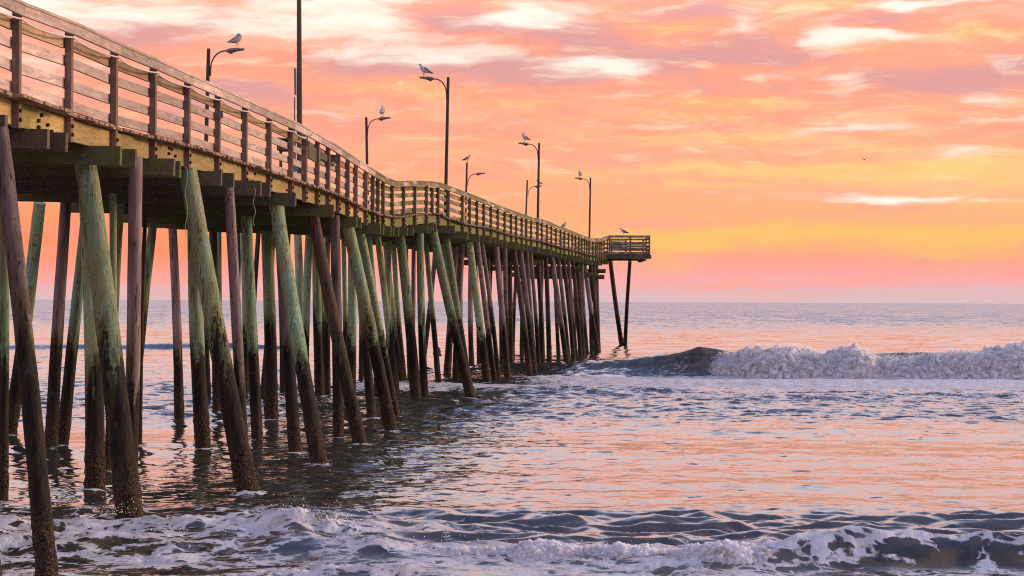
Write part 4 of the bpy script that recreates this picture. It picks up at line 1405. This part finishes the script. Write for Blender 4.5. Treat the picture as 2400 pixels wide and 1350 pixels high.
sea = link_mesh('water', me, water_mat())
sea['kind'] = 'structure'

# ------------------------------------------------------------------ white water of the breaker
XS = np.arange(8.25, 30, .045)
top_px = [1660, 1672, 1690, 1720, 1800, 1830, 1870, 1930, 1980, 2000, 2030, 2060, 2120, 2180, 2240, 2300, 2340, 2380, 2400, 2480, 2560, 2700, 2900]
top_py = [868, 846, 831, 819, 809, 807, 816, 823, 813, 811, 819, 829, 833, 829, 820, 816, 807, 801, 806, 818, 812, 820, 815]
ppx = XS / 79.4 * F + 1200
hts = EYE - (np.interp(ppx, top_px, top_py) - 710) * 79.4 / F


def roller(XS, hts, yc, nA, sc, taper0, taper1, deep=1.15, off=0, fine=1.0):
    """tumbling white water: a bulging front swept along the crest and broken up by noise"""
    SX, SA = np.meshgrid(XS, np.linspace(0, 1, nA), indexing='ij')
    H = hts[:, None] * np.ones_like(SA)
    ang = np.pi * SA
    ry = np.where(SA < .5, deep, .7 * deep) * H
    PYv = yc[:, None] - np.cos(ang) * ry
    PZv = np.sin(ang) ** .8 * H - .06 * sc * 2
    P = np.stack([SX.ravel(), PYv.ravel(), PZv.ravel()], -1)
    fl = lambda f, o: np.array([mnoise.noise(Vector((x_ * f + o, y_ * f, z_ * f))) for x_, y_, z_ in P]).reshape(SX.shape)
    n1, n2_, n3_, n4_, n5_ = fl(1.3 / sc, 3 + off), fl(3.1 / sc, 7), fl(7.5 / sc, 1 + off), fl(16 / sc, 5), fl(31 / sc, 2)
    nb = .22 * n1 + .36 * (np.abs(n2_) - .25) + .065 * fine * (np.abs(n3_) - .22) + .02 * fine * (np.abs(n4_) - .2) + .006 * n5_
    nb = nb * sc * (sstep(SX, *taper0) * sstep(-SX, *taper1) * .7 + .3)
    up = .07 * sc * np.clip(n4_ + .6 * n3_, 0, 1) * np.sin(ang) ** 4
    return SX + .06 * sc * n3_, PYv - np.cos(ang) * nb, PZv + np.sin(ang) * nb * .9 + up


nA = 110
SX2, PY2, PZ2 = roller(XS, np.clip(hts, .3, 2), 79.75 + .25 * perlin(XS * .5, XS * 0 + 1), nA, 1.0, (8.25, 9.2), (-40, -39))
SX = SX2
vs = np.stack([SX2, PY2, PZ2], -1).reshape(-1, 3)
idx = np.arange(vs.shape[0]).reshape(SX.shape)
fq = np.stack([idx[:-1, :-1], idx[1:, :-1], idx[1:, 1:], idx[:-1, 1:]], -1).reshape(-1, 4)
mb = MB()
mb.add([tuple(p) for p in vs], [tuple(int(i) for i in f) for f in fq], 0, True)
X3 = np.arange(-1.9, 4.3, .014)
yc3 = np.interp(X3, X[300], Ys[300]) - .12
h3 = np.interp(X3, [-1.9, -1.2, 0, 1.5, 3, 3.9, 4.3], [.02, .10, .17, .20, .22, .15, .02]) * (1 + .45 * perlin(X3 * 1.4, X3 * 0 + 2))
h3 = np.clip(h3, .02, 1)
qx, qy, qz = roller(X3, h3, yc3, 64, .22, (-1.9, -1.2), (-4.3, -3.8), deep=1.6, off=9, fine=.7)
v3_ = np.stack([qx, qy, qz + .05], -1).reshape(-1, 3)
i3 = np.arange(len(v3_)).reshape(qx.shape)
f3_ = np.stack([i3[:-1, :-1], i3[1:, :-1], i3[1:, 1:], i3[:-1, 1:]], -1).reshape(-1, 4)
mb3 = MB()
mb3.add([tuple(p) for p in v3_], [tuple(int(i) for i in f) for f in f3_], 0, True)
rs = random.Random(8)
for k in range(46000):                                        # torn spray over the crest
    i = rs.randrange(len(XS))
    j = rs.randrange(int(nA * .06), int(nA * .60))
    lift = max(0.0, math.sin(math.pi * j / nA)) ** 3
    p = Vector((SX2[i, j], PY2[i, j], PZ2[i, j])) + Vector((rs.gauss(0, .06), -abs(rs.gauss(0, .07)), abs(rs.gauss(0, .05 + .08 * lift))))
    r_ = rs.uniform(.004, .015)
    mb.add([p + Vector((r_, 0, -r_ * .6)), p + Vector((-r_ * .6, r_ * .8, -r_ * .5)), p + Vector((-r_ * .5, -r_ * .8, -r_ * .5)), p + Vector((0, 0, r_))],
           [(0, 1, 2), (0, 1, 3), (1, 2, 3), (2, 0, 3)], 0, True)


def surf_mat():
    m, N = mat('white_water')
    pos = N.n('ShaderNodeNewGeometry').outputs['Position']
    n = N.noise(pos, 3.2, 6, 0.65, 0.6)
    n2 = N.noise(pos, 14, 4, 0.65)
    c = N.mix(N.ss(n, 0.44, 0.70), (0.60, 0.57, 0.58, 1), (0.33, 0.28, 0.23, 1))
    c = N.mix(N.m('MULTIPLY', N.ss(n2, .55, .7), .5), c, (0.78, 0.76, 0.78, 1))
    p = finish(N, c, 0.9, N.m('ADD', n2, n), 0.25, 0.03, 0.2)
    p.inputs['Subsurface Weight'].default_value = 1.0
    p.inputs['Subsurface Radius'].default_value = (1.0, 0.9, 0.85)
    p.inputs['Subsurface Scale'].default_value = 0.3
    return m


tag(mb.build('surf_foam', surf_mat()), 'tumbling white water of the breaker rolling in right of the pier', 'surf', kind='stuff')

tag(mb3.build('surf_foam', bpy.data.materials['white_water']), 'low tumbling white water of the shore break at the bottom of the view', 'surf', kind='stuff')

# drops thrown up along the shore break
mb = MB()
rs = random.Random(17)
for k in range(420):
    cx = rs.choice([(-2.75, 24.05, .3), (-2.2, 23.85, .22), (-5.25, 24.7, .2), (rs.uniform(-6, 6.5), None, .12), (rs.uniform(-6, 6.5), None, .12)])
    if cx[1] is None:
        x_ = cx[0]
        y_ = float(np.interp(x_, X[300], Ys[300])) + rs.gauss(0, .1)
        z0 = .22
    else:
        x_, y_, z0 = cx[0] + rs.gauss(0, .18), cx[1] + rs.gauss(0, .1), .26
    p = Vector((x_, y_, z0 + abs(rs.gauss(0, cx[2] * .45))))
    r_ = rs.uniform(.003, .010)
    mb.add([p + Vector((r_, 0, -r_ * .6)), p + Vector((-r_ * .6, r_ * .8, -r_ * .5)), p + Vector((-r_ * .5, -r_ * .8, -r_ * .5)), p + Vector((0, 0, r_ * 1.4))],
           [(0, 1, 2), (0, 1, 3), (1, 2, 3), (2, 0, 3)], 0, True)
tag(mb.build('spray', bpy.data.materials['white_water']), 'droplets of spray thrown up along the foaming shore break', 'spray', kind='stuff')

# ------------------------------------------------------------------ beach under and behind the camera, out of the frame
bm_v, bm_f = [], []
xs = np.linspace(-60, 60, 41)
ys = np.linspace(-30, 20, 41)
for y_ in ys:
    for x_ in xs:
        z_ = np.interp(y_, [-30, 0, 12, 18, 20], [2.4, 1.35, .5, -.15, -.6]) + .04 * math.sin(x_ * .7 + y_ * .4)
        bm_v.append((float(x_), float(y_), float(z_)))
for j in range(40):
    for i in range(40):
        a = j * 41 + i
        bm_f.append((a, a + 1, a + 42, a + 41))
me = bpy.data.meshes.new('beach')
me.from_pydata(bm_v, [], bm_f)
me.polygons.foreach_set('use_smooth', [True] * len(bm_f))
beach = link_mesh('beach', me, M_SAND)
beach['kind'] = 'structure'
